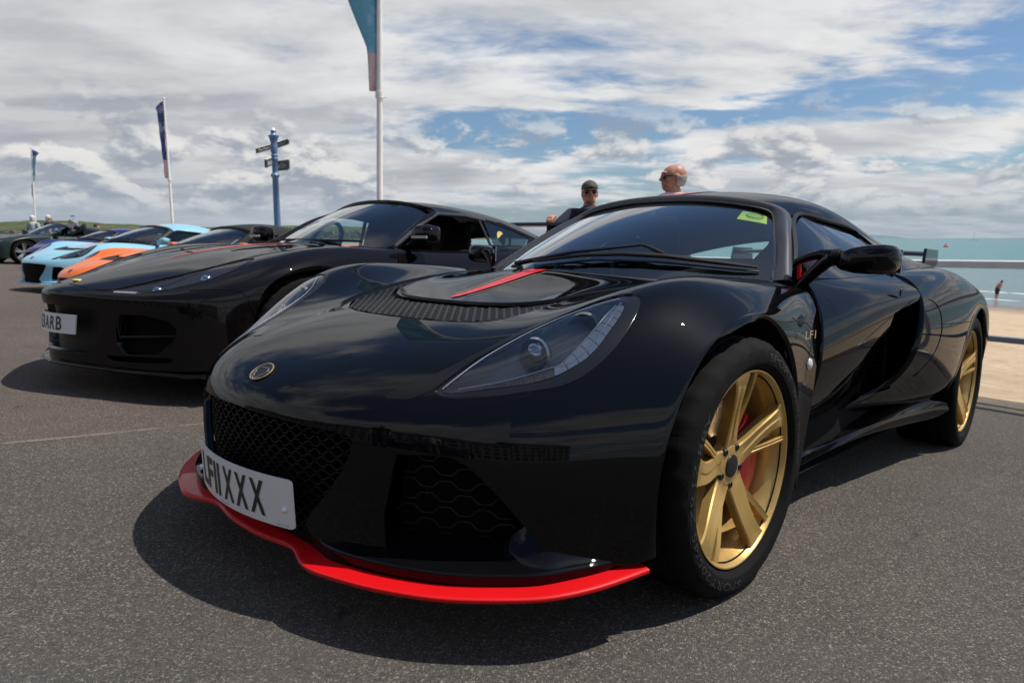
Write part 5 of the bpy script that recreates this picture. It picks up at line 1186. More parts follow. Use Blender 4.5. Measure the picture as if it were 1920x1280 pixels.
    m = MB(); T = Matrix.Translation((-.38, 1.0, .86)) @ Matrix.Rotation(rad(66), 4, 'X'); m.tube([T @ Vector((.175 * math.cos(a), .175 * math.sin(a), 0)) for a in np.linspace(0, 2 * math.pi, 29)[:-1]], .016, 8, closed=True); m.box(T @ Vector((0, 0, 0)), (.3, .04, .03)); m.build('steering_wheel', CABIN, car)
    m = MB(); pts = [ (x, .56 + .32 * x * x - .02, .858) for x in np.linspace(-.45, .50, 8)]; m.tube(pts, .009, 6); m.build('windscreen_wiper', TRIM, car)
    return car
LAMPLENS2 = glass_mat('smoked lamp lens', (.7, .72, .75), .35)
BADGEY = pmat('yellow badge', (.62, .50, .10), rough=.3)
LAMPDARK = pmat('dark lamp housing', (.05, .052, .057), rough=.25, coat=.4)
DARKWHEEL = pmat('dark wheel', (.03, .03, .032), rough=.35, metal=.5)
SIDEGLASS_DARK = glass_mat('privacy glass', (.16, .20, .21), 1.0)
EVORA = build_evora()
def car_matrix(x, y, deg): return Matrix.Translation((x, y, float(ground_z(x, y)))) @ Matrix.Rotation(-SLOPE, 4, 'X') @ Matrix.Rotation(rad(deg), 4, 'Z')
def add_rear_wing(car, mat):
    e = empty('rear_wing'); e.parent = car
    prof = [(-.15, -.012), (-.11, .022), (0, .034), (.15, .042), (.15, .026), (0, .002), (-.10, -.020)]; K = 7; V = []; xs = np.linspace(-.78, .78, 15)
    for x in xs:
        for (y, z) in prof: V.append((x, 3.08 + y, 1.165 + z))
    m = MB(); m.add(V, [(i * K + j, i * K + (j + 1) % K, (i + 1) * K + (j + 1) % K, (i + 1) * K + j) for i in range(14) for j in range(K)] + [tuple(range(K)), tuple(14 * K + j for j in range(K))]); m.build('wing_blade', mat, e, smooth=40)
    for s in (-1, 1):
        m = MB(); x = s * .27; m.tube([(x - .04, 3.08, .91), (x - .04, 3.08, 1.04), (x - .035, 3.08, 1.10)], .012, 8); m.tube([(x + .04, 3.08, .91), (x + .04, 3.08, 1.04), (x + .035, 3.08, 1.10)], .012, 8); m.tube([(x - .06, 3.08, 1.10), (x + .06, 3.08, 1.115)], .016, 8); m.tube([(x, 3.08, 1.10), (x, 3.08, 1.168)], .012, 8); m.build('wing_support', mat, e)
def copy_tree(o, parent=None, swap=None, skip=()):
    c = o.copy(); COL.objects.link(c)
    if parent is not None: c.parent = parent; c.matrix_parent_inverse = o.matrix_parent_inverse.copy()
    if swap and c.type == 'MESH':
        for sl in c.material_slots:
            if sl.material and sl.material.name in swap: new = swap[sl.material.name]; sl.link = 'OBJECT'; sl.material = new
    for ch in list(o.children):
        if ch.name.split('.')[0] in skip: continue
        copy_tree(ch, c, swap, skip)
    return c
EVORA.matrix_world = car_matrix(-2.69, .395, 5)
tag(EVORA, 'glossy black coupe with a rear wing parked directly beside the foreground car', 'car', 'sports cars parked in the row')
EXIGE['group'] = 'sports cars parked in the row'
# ------------------------------------------------------------------ beach, sea, hills
SEA_Z = -2.12
EDGE_D = Vector((-.974, .228, 0)).normalized(); EDGE_N = Vector((.228, .974, 0)).normalized(); EDGE_P = Vector((.8, 4.35, 0))
def nodes(m):
    m.use_nodes = True; nt = m.node_tree; L = nt.links.new
    class K: pass
    k = K(); k.nt = nt; k.L = L; k.b = nt.nodes['Principled BSDF']; k.tc = nt.nodes.new('ShaderNodeTexCoord').outputs['Object']
    def noise(sc, det=5, rough=.6, vec=None, dist=0.):
        n = nt.nodes.new('ShaderNodeTexNoise'); n.inputs['Scale'].default_value = sc; n.inputs['Detail'].default_value = det; n.inputs['Roughness'].default_value = rough; n.inputs['Distortion'].default_value = dist; L(vec or k.tc, n.inputs['Vector']); return n.outputs['Fac']
    def ramp(v, a, b_, c=0., d=1.):
        r = nt.nodes.new('ShaderNodeMapRange'); L(v, r.inputs[0]); r.inputs[1].default_value = a; r.inputs[2].default_value = b_; r.inputs[3].default_value = c; r.inputs[4].default_value = d; return r.outputs[0]
    def mix(f, a, b_, bl='MIX'):
        x = nt.nodes.new('ShaderNodeMix'); x.data_type = 'RGBA'; x.blend_type = bl
        for i, v in ((0, f), (6, a), (7, b_)):
            if isinstance(v, (tuple, float, int)): x.inputs[i].default_value = v if i == 0 else tuple(v) + (1,)
            else: L(v, x.inputs[i])
        return x.outputs[2]
    def mapping(scale, rot=(0, 0, 0), loc=(0, 0, 0)):
        n = nt.nodes.new('ShaderNodeMapping'); L(k.tc, n.inputs['Vector']); n.inputs['Scale'].default_value = scale; n.inputs['Rotation'].default_value = rot; n.inputs['Location'].default_value = loc; return n.outputs[0]
    def bump(h, strength, dist):
        bp = nt.nodes.new('ShaderNodeBump'); bp.inputs['Strength'].default_value = strength; bp.inputs['Distance'].default_value = dist; L(h, bp.inputs['Height']); L(bp.outputs[0], k.b.inputs['Normal'])
    def sep(v):
        n = nt.nodes.new('ShaderNodeSeparateXYZ'); L(v, n.inputs[0]); return n.outputs
    k.noise, k.ramp, k.mix, k.mapping, k.bump, k.sep = noise, ramp, mix, mapping, bump, sep
    return k
def sand_mat():
    m = bpy.data.materials.new('sand'); k = nodes(m); z = k.sep(k.tc)[2]
    c = k.mix(k.ramp(k.noise(1.2, 7), .35, .65), (.46, .335, .215), (.56, .425, .285)); c = k.mix(k.ramp(k.noise(5, 8, .7), .45, .7, 0, .55), c, (.33, .24, .155)); c = k.mix(k.ramp(k.noise(38, 3), .5, .75, 0, .5), c, (.55, .44, .32))
    wet = k.ramp(z, SEA_Z + .30, SEA_Z + .06); c = k.mix(wet, c, (.16, .12, .085)); k.L(c, k.b.inputs['Base Color']); k.L(k.ramp(z, SEA_Z + .20, SEA_Z + .05, .95, .16), k.b.inputs['Roughness']); k.b.inputs['Specular IOR Level'].default_value = .3
    k.bump(k.noise(7, 9, .75), .8, .06); return m
def build_beach():
    ls = np.unique(np.r_[-60, -30, np.linspace(-18, -6, 20), np.linspace(-6, 12, 130), np.linspace(12, 45, 60), 60, 90, 140, 220]); ds = np.r_[np.linspace(0, 9, 80), np.linspace(9.3, 40, 60), 60]
    rng = np.random.RandomState(3); ph = rng.rand(40, 3) * 6.28; fr = rng.rand(40, 2) * 7 - 3.5
    V = []
    A, Bq = np.meshgrid(ls, ds); Pxy = np.array(EDGE_P)[:2] + A[..., None] * np.array(EDGE_D)[:2] + Bq[..., None] * np.array(EDGE_N)[:2]
    bump = sum(np.sin(fr[i, 0] * A * 1.3 + fr[i, 1] * Bq * 1.3 + ph[i, 0]) for i in range(40)) / 40
    e = np.array([float(ground_z(p[0], p[1])) for p in Pxy[0]]) - .03
    t = np.clip(Bq / 30, 0, 1); Z = e[None] * (1 - t) + (SEA_Z - .02) * t - .35 * np.sin(np.pi * np.clip(Bq / 30, 0, 1)) * .6
    rip = sum(np.sin((fr[i, 0] * A + fr[i, 1] * Bq) * 4.2 + ph[i, 1]) for i in range(40)) / 40; Z = Z + rip * .10 * np.clip(Bq / 1.5, .1, 1) * np.clip((22 - Bq) / 8, 0, 1) + bump * .16 * np.clip(Bq / 2, .1, 1) * np.clip((26 - Bq) / 8, 0, 1); Z = np.where(Bq > 30, SEA_Z - .02 - (Bq - 30) * .03, Z)
    V = np.dstack([Pxy, Z]).reshape(-1, 3); n = len(ls); F = [(i * n + j, (i + 1) * n + j, (i + 1) * n + j + 1, i * n + j + 1) for i in range(len(ds) - 1) for j in range(n - 1)]
    tag(mk('beach', V, F, sand_mat(), smooth=True), kind='structure')
def water_mat():
    m = bpy.data.materials.new('sea water'); k = nodes(m); b = k.b
    sh = k.mapping((1, 1, 1), (0, 0, -math.atan2(EDGE_D.y, EDGE_D.x)))
    sx = k.sep(sh); # along / across the shore
    far = k.nt.nodes.new('ShaderNodeVectorMath'); far.operation = 'LENGTH'; k.L(k.tc, far.inputs[0])
    c = k.mix(k.ramp(far.outputs['Value'], 45, 130), (.15, .19, .175), (.034, .165, .150)); c = k.mix(k.ramp(far.outputs['Value'], 200, 2500), c, (.020, .120, .125))
    st = k.mapping((.004, .05, 1), (0, 0, -math.atan2(EDGE_D.y, EDGE_D.x))); c = k.mix(k.ramp(k.noise(1.0, 5, .6, st), .42, .62, 0, .35), c, (.035, .13, .15))
    k.L(c, b.inputs['Base Color']); b.inputs['Roughness'].default_value = .22; b.inputs['IOR'].default_value = 1.33; b.inputs['Specular IOR Level'].default_value = .34
    w1 = k.mapping((.35, 1.3, 1), (0, 0, -math.atan2(EDGE_D.y, EDGE_D.x))); k.bump(k.noise(.9, 7, .6, w1), .55, .25); return m
def build_sea():
    d = np.r_[np.linspace(28, 60, 30), 80, 120, 200, 400, 900, 2000, 5000, 14000]; ls = np.r_[-14000, -3000, -600, -150, np.linspace(-60, 120, 60), 300, 900, 4000, 14000]
    V = []; 
    for a in d:
        for l in ls: p = EDGE_P + EDGE_D * l + EDGE_N * a; V.append((p.x, p.y, SEA_Z))
    n = len(ls); F = [(i * n + j, (i + 1) * n + j, (i + 1) * n + j + 1, i * n + j + 1) for i in range(len(d) - 1) for j in range(n - 1)]
    tag(mk('sea', V, F, water_mat(), smooth=True), kind='structure')
    foam = pmat('foam', (.72, .74, .74), rough=.8, noise=.15, nscale=3)
    rng = random.Random(5)
    for kx, (dist, h, w) in enumerate(((37.5, .09, .30), (32.6, .03, .25))):
        V = []; n = 160
        for i in range(n):
            l = -25 + 75 * i / (n - 1); o = .7 * math.sin(l * .21 + kx) + .3 * math.sin(l * .9 + 2 * kx); g = max(.12, .5 + .5 * math.sin(l * .37 + kx * 1.7) + .3 * rng.random())
            for (dd, zz) in ((-w, 0), (-w * .3, h * g), (0, h * g * .9), (w, 0)): p = EDGE_P + EDGE_D * l + EDGE_N * (dist + o + dd); V.append((p.x, p.y, SEA_Z - .01 + zz))
        tag(mk('breaking_wave', V, [(i * 4 + j, i * 4 + j + 1, (i + 1) * 4 + j + 1, (i + 1) * 4 + j) for i in range(n - 1) for j in range(3)], foam, smooth=True), kind='structure')
build_beach(); build_sea()
# far land round the bay
FWD = Vector((math.cos(rad(132.8646)), math.sin(rad(132.8646)), 0)); RGT = Vector((FWD.y, -FWD.x, 0)); CAMP = Vector(cam.location)
def pix(px, depth, py=None, z=None):
    """world point seen at picture column px (1920 wide) at a forward distance, height from row py or z"""
    p = rad(8.608); f = FWD * math.cos(p) + Vector((0, 0, -math.sin(p))); u = RGT.cross(f)
    if py is None:
        # solve for z: horizontal forward distance
        q = CAMP + (FWD * depth + RGT * ((px - 960) / 1280 * depth * math.cos(p))); q.z = z if z is not None else float(ground_z(q.x, q.y)); return q
    return CAMP + (f + RGT * ((px - 960) / 1280) + u * ((640 - py) / 1280)) * depth
def hill_mat(nm, a, b_, c_):
    m = bpy.data.materials.new(nm); k = nodes(m); vo = k.nt.nodes.new('ShaderNodeTexVoronoi'); vo.inputs['Scale'].default_value = .008; k.L(k.tc, vo.inputs['Vector']); s = k.nt.nodes.new('ShaderNodeSeparateColor'); k.L(vo.outputs['Color'], s.inputs[0])
    c = k.mix(k.ramp(s.outputs[0], 0, 1), a, b_); c = k.mix(k.ramp(k.noise(.02, 7, .7), .5, .62, 0, .9), c, c_); k.L(c, k.b.inputs['Base Color']); k.b.inputs['Roughness'].default_value = 1; k.b.inputs['Specular IOR Level'].default_value = .05; return m
def build_hills():
    prof = [(-900, 416), (-500, 412), (-200, 416), (-50, 419), (60, 414), (130, 414), (200, 419), (300, 424), (390, 426), (470, 424), (560, 423), (640, 424), (720, 428), (800, 433), (880, 438), (960, 442), (1040, 445)]
    def z_at(px, D, y): return CAMP.z + (446 - y) / 1280 * D
    V = []; cols = np.linspace(-900, 1040, 160); rng = np.random.RandomState(2)
    for i, px in enumerate(cols):
        y = np.interp(px, [p[0] for p in prof], [p[1] for p in prof]) + .5 * math.sin(px * .07) + .4 * math.sin(px * .19 + 1)
        for (D, f) in ((1500, 0.0), (1700, .16), (2050, .45), (2450, .80), (2700, 1.0), (2900, .95)):
            q = pix(px, D, z=SEA_Z - 2 + (z_at(px, D, y) - SEA_Z + 2) * f); V.append(q)
    F = [(i * 6 + j, (i + 1) * 6 + j, (i + 1) * 6 + j + 1, i * 6 + j + 1) for i in range(len(cols) - 1) for j in range(5)]
    tag(mk('hills', V, F, hill_mat('hill fields', (.060, .080, .036), (.105, .115, .055), (.030, .045, .024)), smooth=True), kind='structure')
    # a last faint headland across the bay
    V = []
    for i, px in enumerate(np.linspace(1600, 1700, 20)):
        h = [0, 4, 6, 7, 7.5, 8, 8, 7.5, 7, 6.5, 6.5, 6, 5.5, 5, 4.5, 4, 3, 2, 1, 0][i]; 
        for (D, f) in ((9000, 0), (9200, 1), (9400, 0)): q = pix(px, D, z=CAMP.z + h / 1280 * D * f * .8 - (1 - f) * 4); V.append(q)
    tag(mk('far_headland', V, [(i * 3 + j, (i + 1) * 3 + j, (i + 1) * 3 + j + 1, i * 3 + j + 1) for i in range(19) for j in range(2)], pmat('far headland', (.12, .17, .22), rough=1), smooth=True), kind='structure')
    # houses of the town along the foot of the hills
    walls = [pmat('render white', (.34, .33, .31), rough=.9), pmat('brick town', (.15, .09, .07), rough=.9), pmat('render cream', (.30, .27, .22), rough=.9)]; roofs = [pmat('slate', (.06, .06, .07), rough=.9), pmat('clay tile', (.11, .06, .045), rough=.9)]
    rng = random.Random(11); protos = []
    for w in walls:
        for r in roofs:
            m = MB(); m.box((0, 0, 2.2), (9, 7, 8.5), m=0); m.prism([(-3.9, 6.4), (3.9, 6.4), (0, 9.6)], -4.8, 4.8, 'x', m=1); o = m.build('town_house', parent=None, mats=[w, r], smooth=False); protos.append(o.data); bpy.data.objects.remove(o)
    for i in range(120):
        px = rng.uniform(-20, 720); D = rng.uniform(1250, 1700); o = bpy.data.objects.new('town_house', rng.choice(protos)); COL.objects.link(o)
        o.location = pix(px, D, z=SEA_Z + rng.uniform(1, 4) + (D - 1150) * .022); o.rotation_euler = (0, 0, rng.uniform(0, 3.14)); s = rng.uniform(.55, 1.0); o.scale = (s * 1.3, s, s)
        tag(o, 'tiny distant house in the town below the hills across the bay', 'house', 'distant town houses')
    # town trees, one mass
    V = []; F = []
    for i in range(1500):
        px = rng.uniform(-60, 760); D = rng.uniform(1120, 1760); c = pix(px, D, z=SEA_Z + 2 + (D - 1120) * .020); r = rng.uniform(3, 8); b_ = len(V)
        for (x, y, z) in ((1, 0, 0), (-1, 0, 0), (0, 1, 0), (0, -1, 0), (0, 0, 1.1), (0, 0, -1)): V.append((c.x + x * r * rng.uniform(.8, 1.3), c.y + y * r, c.z + z * r))
        F += [(b_ + a, b_ + b2, b_ + c2) for a, b2, c2 in ((0, 2, 4), (2, 1, 4), (1, 3, 4), (3, 0, 4), (2, 0, 5), (1, 2, 5), (3, 1, 5), (0, 3, 5))]
    tag(mk('town_trees', V, F, pmat('town trees', (.030, .045, .022), rough=1, noise=.4, nscale=.05), smooth=False), 'dark mass of trees between the distant town houses', 'trees', kind='stuff')
    V = []; ls_ = np.linspace(-120, 800, 60)
    for px in ls_:
        for D, z in ((1060, SEA_Z - .5), (1100, SEA_Z + 1.2), (1800, SEA_Z + 13)): V.append(pix(px, D, z=z))
    tag(mk('town_ground', V, [(i * 3 + j, (i + 1) * 3 + j, (i + 1) * 3 + j + 1, i * 3 + j + 1) for i in range(59) for j in range(2)], pmat('town ground', (.07, .075, .05), rough=1), smooth=True), kind='structure')
build_hills()
# ------------------------------------------------------------------ promenade railing
def build_railing():
    white = pmat('railing white paint', (.78, .78, .76), rough=.6, noise=.06, nscale=8); steel = pmat('galvanised steel', (.42, .43, .44), rough=.45, metal=.6)
    e = empty('railing', loc=(0, 0, 0)); tag(e, 'white metal railing along the edge of the beach behind the cars', 'railing')
    def P(l, h): q = EDGE_P + EDGE_D * l - EDGE_N * .15; q.z = float(ground_z(q.x, q.y)) + h; return q
    for (h, r, nm) in ((.945, .034, 'top_rail'), (.44, .026, 'lower_rail')):
        m = MB(); pts_ = [P(l, h) for l in np.linspace(-6, 46, 40)]; sec_ = [(-r, -r * .8), (r, -r * .8), (r, r * .6), (r * .75, r * .8), (-r * .75, r * .8), (-r, r * .6)]; m.add([p_ + EDGE_N * a_ + Vector((0, 0, b_)) for p_ in pts_ for a_, b_ in sec_], [(i * 6 + j, i * 6 + (j + 1) % 6, (i + 1) * 6 + (j + 1) % 6, (i + 1) * 6 + j) for i in range(39) for j in range(6)]); m.build(nm, white if nm == 'top_rail' else steel, e)
    for l in np.arange(-4.5, 46, 1.75):
        m = MB(); m.tube([P(l, 0), P(l, .93)], .024, 12); b_ = P(l, .012); m.box(b_, (.14, .14, .024)); m.build('post', white, e)
build_railing()
# ------------------------------------------------------------------ more cars along the row
add_rear_wing(EVORA, DEEPBLACK)
SILVERWHEEL = pmat('silver wheel', (.42, .43, .44), rough=.3, metal=.8)
def clone(src, x, y, deg, name, label, col, swap_extra=None, skip=(), dz=0.0, metal=0.0):
    p = paint('%s paint %.2f %.2f %.2f' % ((name,) + col), col, metal=metal, rough=.4, spec=.25, coat=.4)
    sw = {'black paint': p, 'black paint neighbour': p, 'red paint': p, 'gold wheel lacquer': SILVERWHEEL, 'dark wheel': SILVERWHEEL}
    if swap_extra: sw.update(swap_extra)
    c = copy_tree(src, None, sw, skip); c.name = name; c.matrix_world = Matrix.Translation((0, 0, dz)) @ car_matrix(x, y, deg)
    tag(c, label, 'car', 'sports cars parked in the row'); return c
SK = ('plate_character', 'plate_maker_text', 'windscreen_sticker', 'wing_lettering', 'sidewall_lettering', 'gold_pinstripe', 'lug_nut', 'round_window_sticker')
ORANGED = pmat('orange stripe', (.80, .20, .08), rough=.4)
orange = clone(EXIGE, -6.6, 1.30, 7, 'roadster_car', 'bright orange sports car with a black roof beyond the black coupe', (.72, .135, .004), {'red decal': TRIM}, SK + ('red_stripe',), dz=-.03)
SOFT = pmat('black fabric roof', (.010, .010, .011), rough=.9)
for ch in orange.children:
    if ch.name.split('.')[0] in ('roof', 'rear_buttress', 'windscreen_frame', 'engine_cover'):
        for sl in ch.material_slots: sl.link = 'OBJECT'; sl.material = SOFT
blue = clone(EXIGE, -10.0, 1.70, 12, 'sports_car', 'pale blue sports car with an orange bonnet stripe beyond the orange car', (.25, .49, .61), {'red decal': ORANGED}, SK + ('number_plate',))
dark = clone(EXIGE, -18.0, 3.45, 12, 'sports_car', 'dark blue sports car beyond the pale blue one, only its nose and roof showing', (.005, .008, .11), None, SK + ('red_stripe',))
green = clone(EVORA, -21.6, 3.0, 13, 'coupe_car', 'dark green car with silver spoked wheel at the left edge of the picture', (.008, .018, .016), None, SK + ('red_stripe', 'rear_wing'))
far = clone(EXIGE, -28.0, 4.2, 13, 'sports_car', 'bright blue car at the far left end of the row', (.02, .20, .62), None, SK + ('red_stripe',))
# a car standing on the road behind the viewpoint (it shows only in the paintwork)
seen = clone(EVORA, 4.6, -8.5, 70, 'coupe_car', 'dark blue car mirrored in the paint of the foreground car', (.006, .010, .05), None, SK + ('red_stripe', 'rear_wing'))
# raised door of the green car with its mirror
def raised_door():
    inv = green.matrix_world.inverted()
    D = 19.5
    q = [pix(x, D, y) for x, y in ((118, 445), (133, 436), (150, 424), (157, 419), (158, 426), (150, 433), (136, 441), (126, 447))]
    off = FWD * .10
    m = MB(); n = len(q); m.add([inv @ v for v in q] + [inv @ (v + off) for v in q], [tuple(range(n)), tuple(range(2 * n - 1, n - 1, -1))] + [(i, i + n, (i + 1) % n + n, (i + 1) % n) for i in range(n)]); m.build('raised_door', green.children[0].material_slots[0].material if False else paint('coupe_car paint 0.01 0.02 0.02', (.008, .018, .016)), green)
    c = pix(137, D - .1, 419); rr = 13 / 1280 * D
    m = MB(); T = Matrix.Translation(inv @ c) @ (inv.to_3x3() @ (RGT * .35 - FWD).normalized()).to_track_quat('Z', 'Y').to_matrix().to_4x4() @ Matrix.Diagonal((.62, 1.15, 1, 1))
    m.lathe([(0, .03), (rr * .8, .028), (rr, .01), (rr * 1.02, -.04), (rr * .8, -.12), (0, -.16)], 24, T=T); m.build('raised_door_glass', CHROME, green)
raised_door()
# ------------------------------------------------------------------ flag poles, finger post
POLEW = pmat('white pole paint', (.78, .77, .75), rough=.35, noise=.05, nscale=4)
def cloth_mat(nm, bands):
    m = bpy.data.materials.new(nm); k = nodes(m); z = k.sep(k.tc)[2]; c = None
    for (lo, hi, col) in bands:
        if c is None: c = k.mix(0.0, col, col)
        else: c = k.mix(k.ramp(z, lo - .02, lo + .02), c, col)
    c = k.mix(k.ramp(k.noise(2.5, 4), .52, .60, 0, .35), c, (.55, .68, .78)); k.L(c, k.b.inputs['Base Color']); k.b.inputs['Roughness'].default_value = .8
    return m
def flag_pole(px, depth, top_py, base_px, label, lean_top_px, flag_cols, side, flagw, H=None):
    base = pix(base_px, depth); top = pix(lean_top_px, depth * math.cos(rad(8.6)) if False else depth, top_py)
    # both ends at the same forward distance
    bdist = (base - CAMP).dot(FWD); tdist = (top - CAMP).dot(FWD); top = CAMP + (top - CAMP) * (bdist / tdist)
    e = empty('flag_pole', loc=base); tag(e, label, 'flag pole', 'white flag poles along the promenade')
    h = (top - base); L_ = h.length; up = h.normalized()
    P = lambda t, o=Vector((0, 0, 0)): h * t + o
    m = MB(); m.tube([P(0), P(.02), P(.021), P(.5), P(1)], [.085, .085, .065, .058, .038], 16); m.build('pole', POLEW, e)
    m = MB(); m.ball(P(1.004), .055, 12, 8); m.build('finial', POLEW, e)
    sd = RGT * side
    zc = 3.9 / L_
    m = MB(); m.tube([P(zc - .002), P(zc + .010)], [.085, .085], 14); m.tube([P(zc), P(zc, sd * -.14)], .012, 6); m.build('collar', POLEW, e)
    # furled banner hanging between the collar and the head
    t0, t1 = zc + .012, .985; V = []; n, w = 34, 7
    for i in range(n):
        t = i / (n - 1); a = t0 + (t1 - t0) * t; wd = np.interp(t, [0, .25, .34, .38, .6, .85, .95, 1], flagw) if not H else np.interp(t, [0, .11, .15, .28, .4, .9, 1], [.15, .17, .20, .50, .75, .95, .4])
        for j in range(w):
            s = j / (w - 1); fold = .05 * math.sin(s * 5 + t * 9) * (wd / .5) + .02 * math.sin(t * 25 + s * 3)
            V.append(P(a - .02 * s * wd * (1 if t > .9 else 0), sd * (.05 + wd * s) + FWD * fold))
    F = [(i * w + j, i * w + j + 1, (i + 1) * w + j + 1, (i + 1) * w + j) for i in range(n - 1) for j in range(w - 1)]
    fl = mk('banner', V, F, None, e, smooth=True)
    z0 = h.z * t0; z1 = h.z * t1; zz = lambda t: z0 + (z1 - z0) * t
    fl.data.materials.append(cloth_mat('banner cloth ' + str(px), [(zz(b[0]), zz(b[1]), b[2]) for b in flag_cols]))
    so = fl.modifiers.new('s', 'SOLIDIFY'); so.thickness = .004
PINK = (.62, .46, .48); TEAL = (.14, .40, .55); NAVY = (.05, .07, .22)
flag_pole(709, 14, -420, 709, 'tallest white flag pole behind the black coupe, its top out of view', 711, [(0, .13, PINK), (.13, 1, TEAL)], -1, [.15, .45, .60, .65, .9, 1.0, .9, .4], 1)
flag_pole(325, 34, 186, 325.5, 'white flag pole with a dark blue and pink banner left of the signpost', 307, [(0, .24, PINK), (.24, 1, NAVY)], -1, [.16, .20, .22, .24, .26, .30, .40, .10])
flag_pole(67, 56, 277, 67.5, 'far left white flag pole with a pale blue and pink banner', 58, [(0, .26, PINK), (.26, .86, TEAL), (.86, 1, NAVY)], 1, [-.22, -.20, .10, .14, .2, .35, .55, .08])
def finger_post():
    blue_ = pmat('post blue paint', (.10, .19, .34), rough=.4, noise=.08, nscale=6); dk = pmat('finger sign dark', (.030, .040, .058), rough=.5); edge = pmat('sign edge cream', (.62, .57, .42), rough=.5); ink = pmat('sign lettering', (.60, .60, .58), rough=.5)
    D = 12.0; base = pix(521, D); top = pix(512, D, 240); bd = (base - CAMP).dot(FWD); td = (top - CAMP).dot(FWD); top = CAMP + (top - CAMP) * (bd / td)
    e = empty('finger_signpost', loc=base); tag(e, 'blue cast iron fingerpost with four direction arms and a white spike', 'signpost'); h = top - base; H = h.length
    P = lambda z: h * (z / H)
    def Z(py): return (435 - py) / 195 * (H * .985 - 0) if False else None
    def at_py(py): # height along the post that shows at picture row py
        lo, hi = 0., 1.
        for _ in range(40):
            mid = (lo + hi) / 2; w = base + h * mid; d = w - CAMP; p = rad(8.608); f = FWD * math.cos(p) + Vector((0, 0, -math.sin(p))); u = RGT.cross(f); yy = 640 - 1280 * d.dot(u) / d.dot(f)
            if yy > py: lo = mid
            else: hi = mid
        return lo * H
    def lathe(prof, nm, mt):
        m = MB(); m.lathe([(r, z) for z, r in prof], 18); T = Vector((0, 0, 1)).rotation_difference(h.normalized()).to_matrix().to_4x4(); m.xf(T); m.build(nm, mt, e)
    z = at_py
    lathe([(0, .13), (.25, .13), (.28, .09), (.9, .075), (1.0, .058), (z(334), .050), (z(332), .062), (z(329), .075), (z(326), .062), (z(324), .046), (z(302), .046), (z(300), .058), (z(297), .058), (z(295), .046), (z(292), .058), (z(289), .046), (z(282), .060), (z(272), .058), (z(268), .050), (z(264), .062), (z(258), .075), (z(255), .095), (z(253.5), .06), (z(249), .035), (z(246), .05), (z(244), .03)], 'post', blue_)
    lathe([(z(245), .045), (z(243), .035), (z(238), .016), (z(233), .002)], 'spike', POLEW)
    def arm(y0, y1, pxa, pxb, pya, pyb, txt, tdep):
        """sign plate from column pxa to pxb; rows: centre heights pya, pyb, half height from y0,y1"""
        A = pix(pxa, D, pya); Bq = pix(pxb, D + tdep, pyb); c0 = base + P((z(y0) + z(y1)) / 2)
        hh = abs(z(y0) - z(y1)) / 2; d = (Bq - A); up = Vector((0, 0, 1)); nn = d.cross(up).normalized()
        V = []
        for q in (A, Bq):
            for s1 in (-hh, hh):
                for s2 in (-.018, .018): V.append(q + up * s1 + nn * s2 - base)
        m = MB(); m.add(V, [(0, 1, 3, 2), (4, 6, 7, 5), (0, 4, 5, 1), (2, 3, 7, 6), (0, 2, 6, 4), (1, 5, 7, 3)]); sg = m.build('direction_arm', dk, e, smooth=False)
        m = MB()
        for s1 in (-hh, hh): m.tube([A + up * s1 - base, Bq + up * s1 - base], .012, 6)
        m.build('arm_edging', edge, sg)
        nn2 = nn if nn.dot(CAMP - A) > 0 else -nn; dn = d.normalized()
        if dn.dot(RGT) < 0: A2, dn2 = Bq, -dn
        else: A2, dn2 = A, dn
        mid = (A + Bq) / 2 - base + nn2 * .021
        text_on('arm_lettering', txt, lambda u, v: mid + dn2 * u + up * v, d.length * .7, hh * 1.1, ink, sg)
    arm(268, 277, 480, 508, 283, 275, 'Pavilion', .15); arm(268, 277, 516, 541, 274, 265.5, 'Harbour', -.15)
    arm(297, 312, 498, 509, 307, 302.5, 'Beach', .5); arm(300, 318, 517, 541.5, 312, 309, 'Town Centre', -.35)
finger_post()
# ------------------------------------------------------------------ people
HAIRG = pmat('grey hair', (.36, .34, .32), rough=.9, noise=.3, nscale=60); HAIRB = pmat('brown hair', (.05, .03, .02), rough=.8); HAIRW = pmat('white hair', (.58, .55, .50), rough=.9, noise=.2, nscale=50)
LENS = pmat('dark lenses', (.006, .006, .006), rough=.08, spec=.6); CAPG = pmat('washed grey cap', (.075, .075, .068), rough=.9, noise=.35, nscale=25); NAVYC = pmat('navy cloth', (.012, .016, .035), rough=.9, noise=.2, nscale=30); WHITEC = pmat('white cloth', (.68, .68, .66), rough=.9); JEAN = pmat('denim', (.03, .05, .10), rough=.9, noise=.2, nscale=40); KHAKI = pmat('khaki cloth', (.22, .18, .12), rough=.9)
BLUEC = pmat('light blue cloth', (.12, .30, .52), rough=.9); SHOE = pmat('shoe leather', (.03, .025, .02), rough=.6); SKINR = pmat('sunburnt skin', (.48, .215, .135), rough=.5, spec=.4, noise=.14, nscale=22); LIPS = pmat('lips', (.34, .13, .11), rough=.5); PALEGREEN = pmat('pale green cloth', (.38, .42, .38), rough=.9)
def fuse(o, vox, it=2):
    r = o.modifiers.new('remesh', 'REMESH'); r.mode = 'VOXEL'; r.voxel_size = vox; r.use_smooth_shade = True
    s = o.modifiers.new('smooth', 'SMOOTH'); s.factor = .5; s.iterations = it
    return o
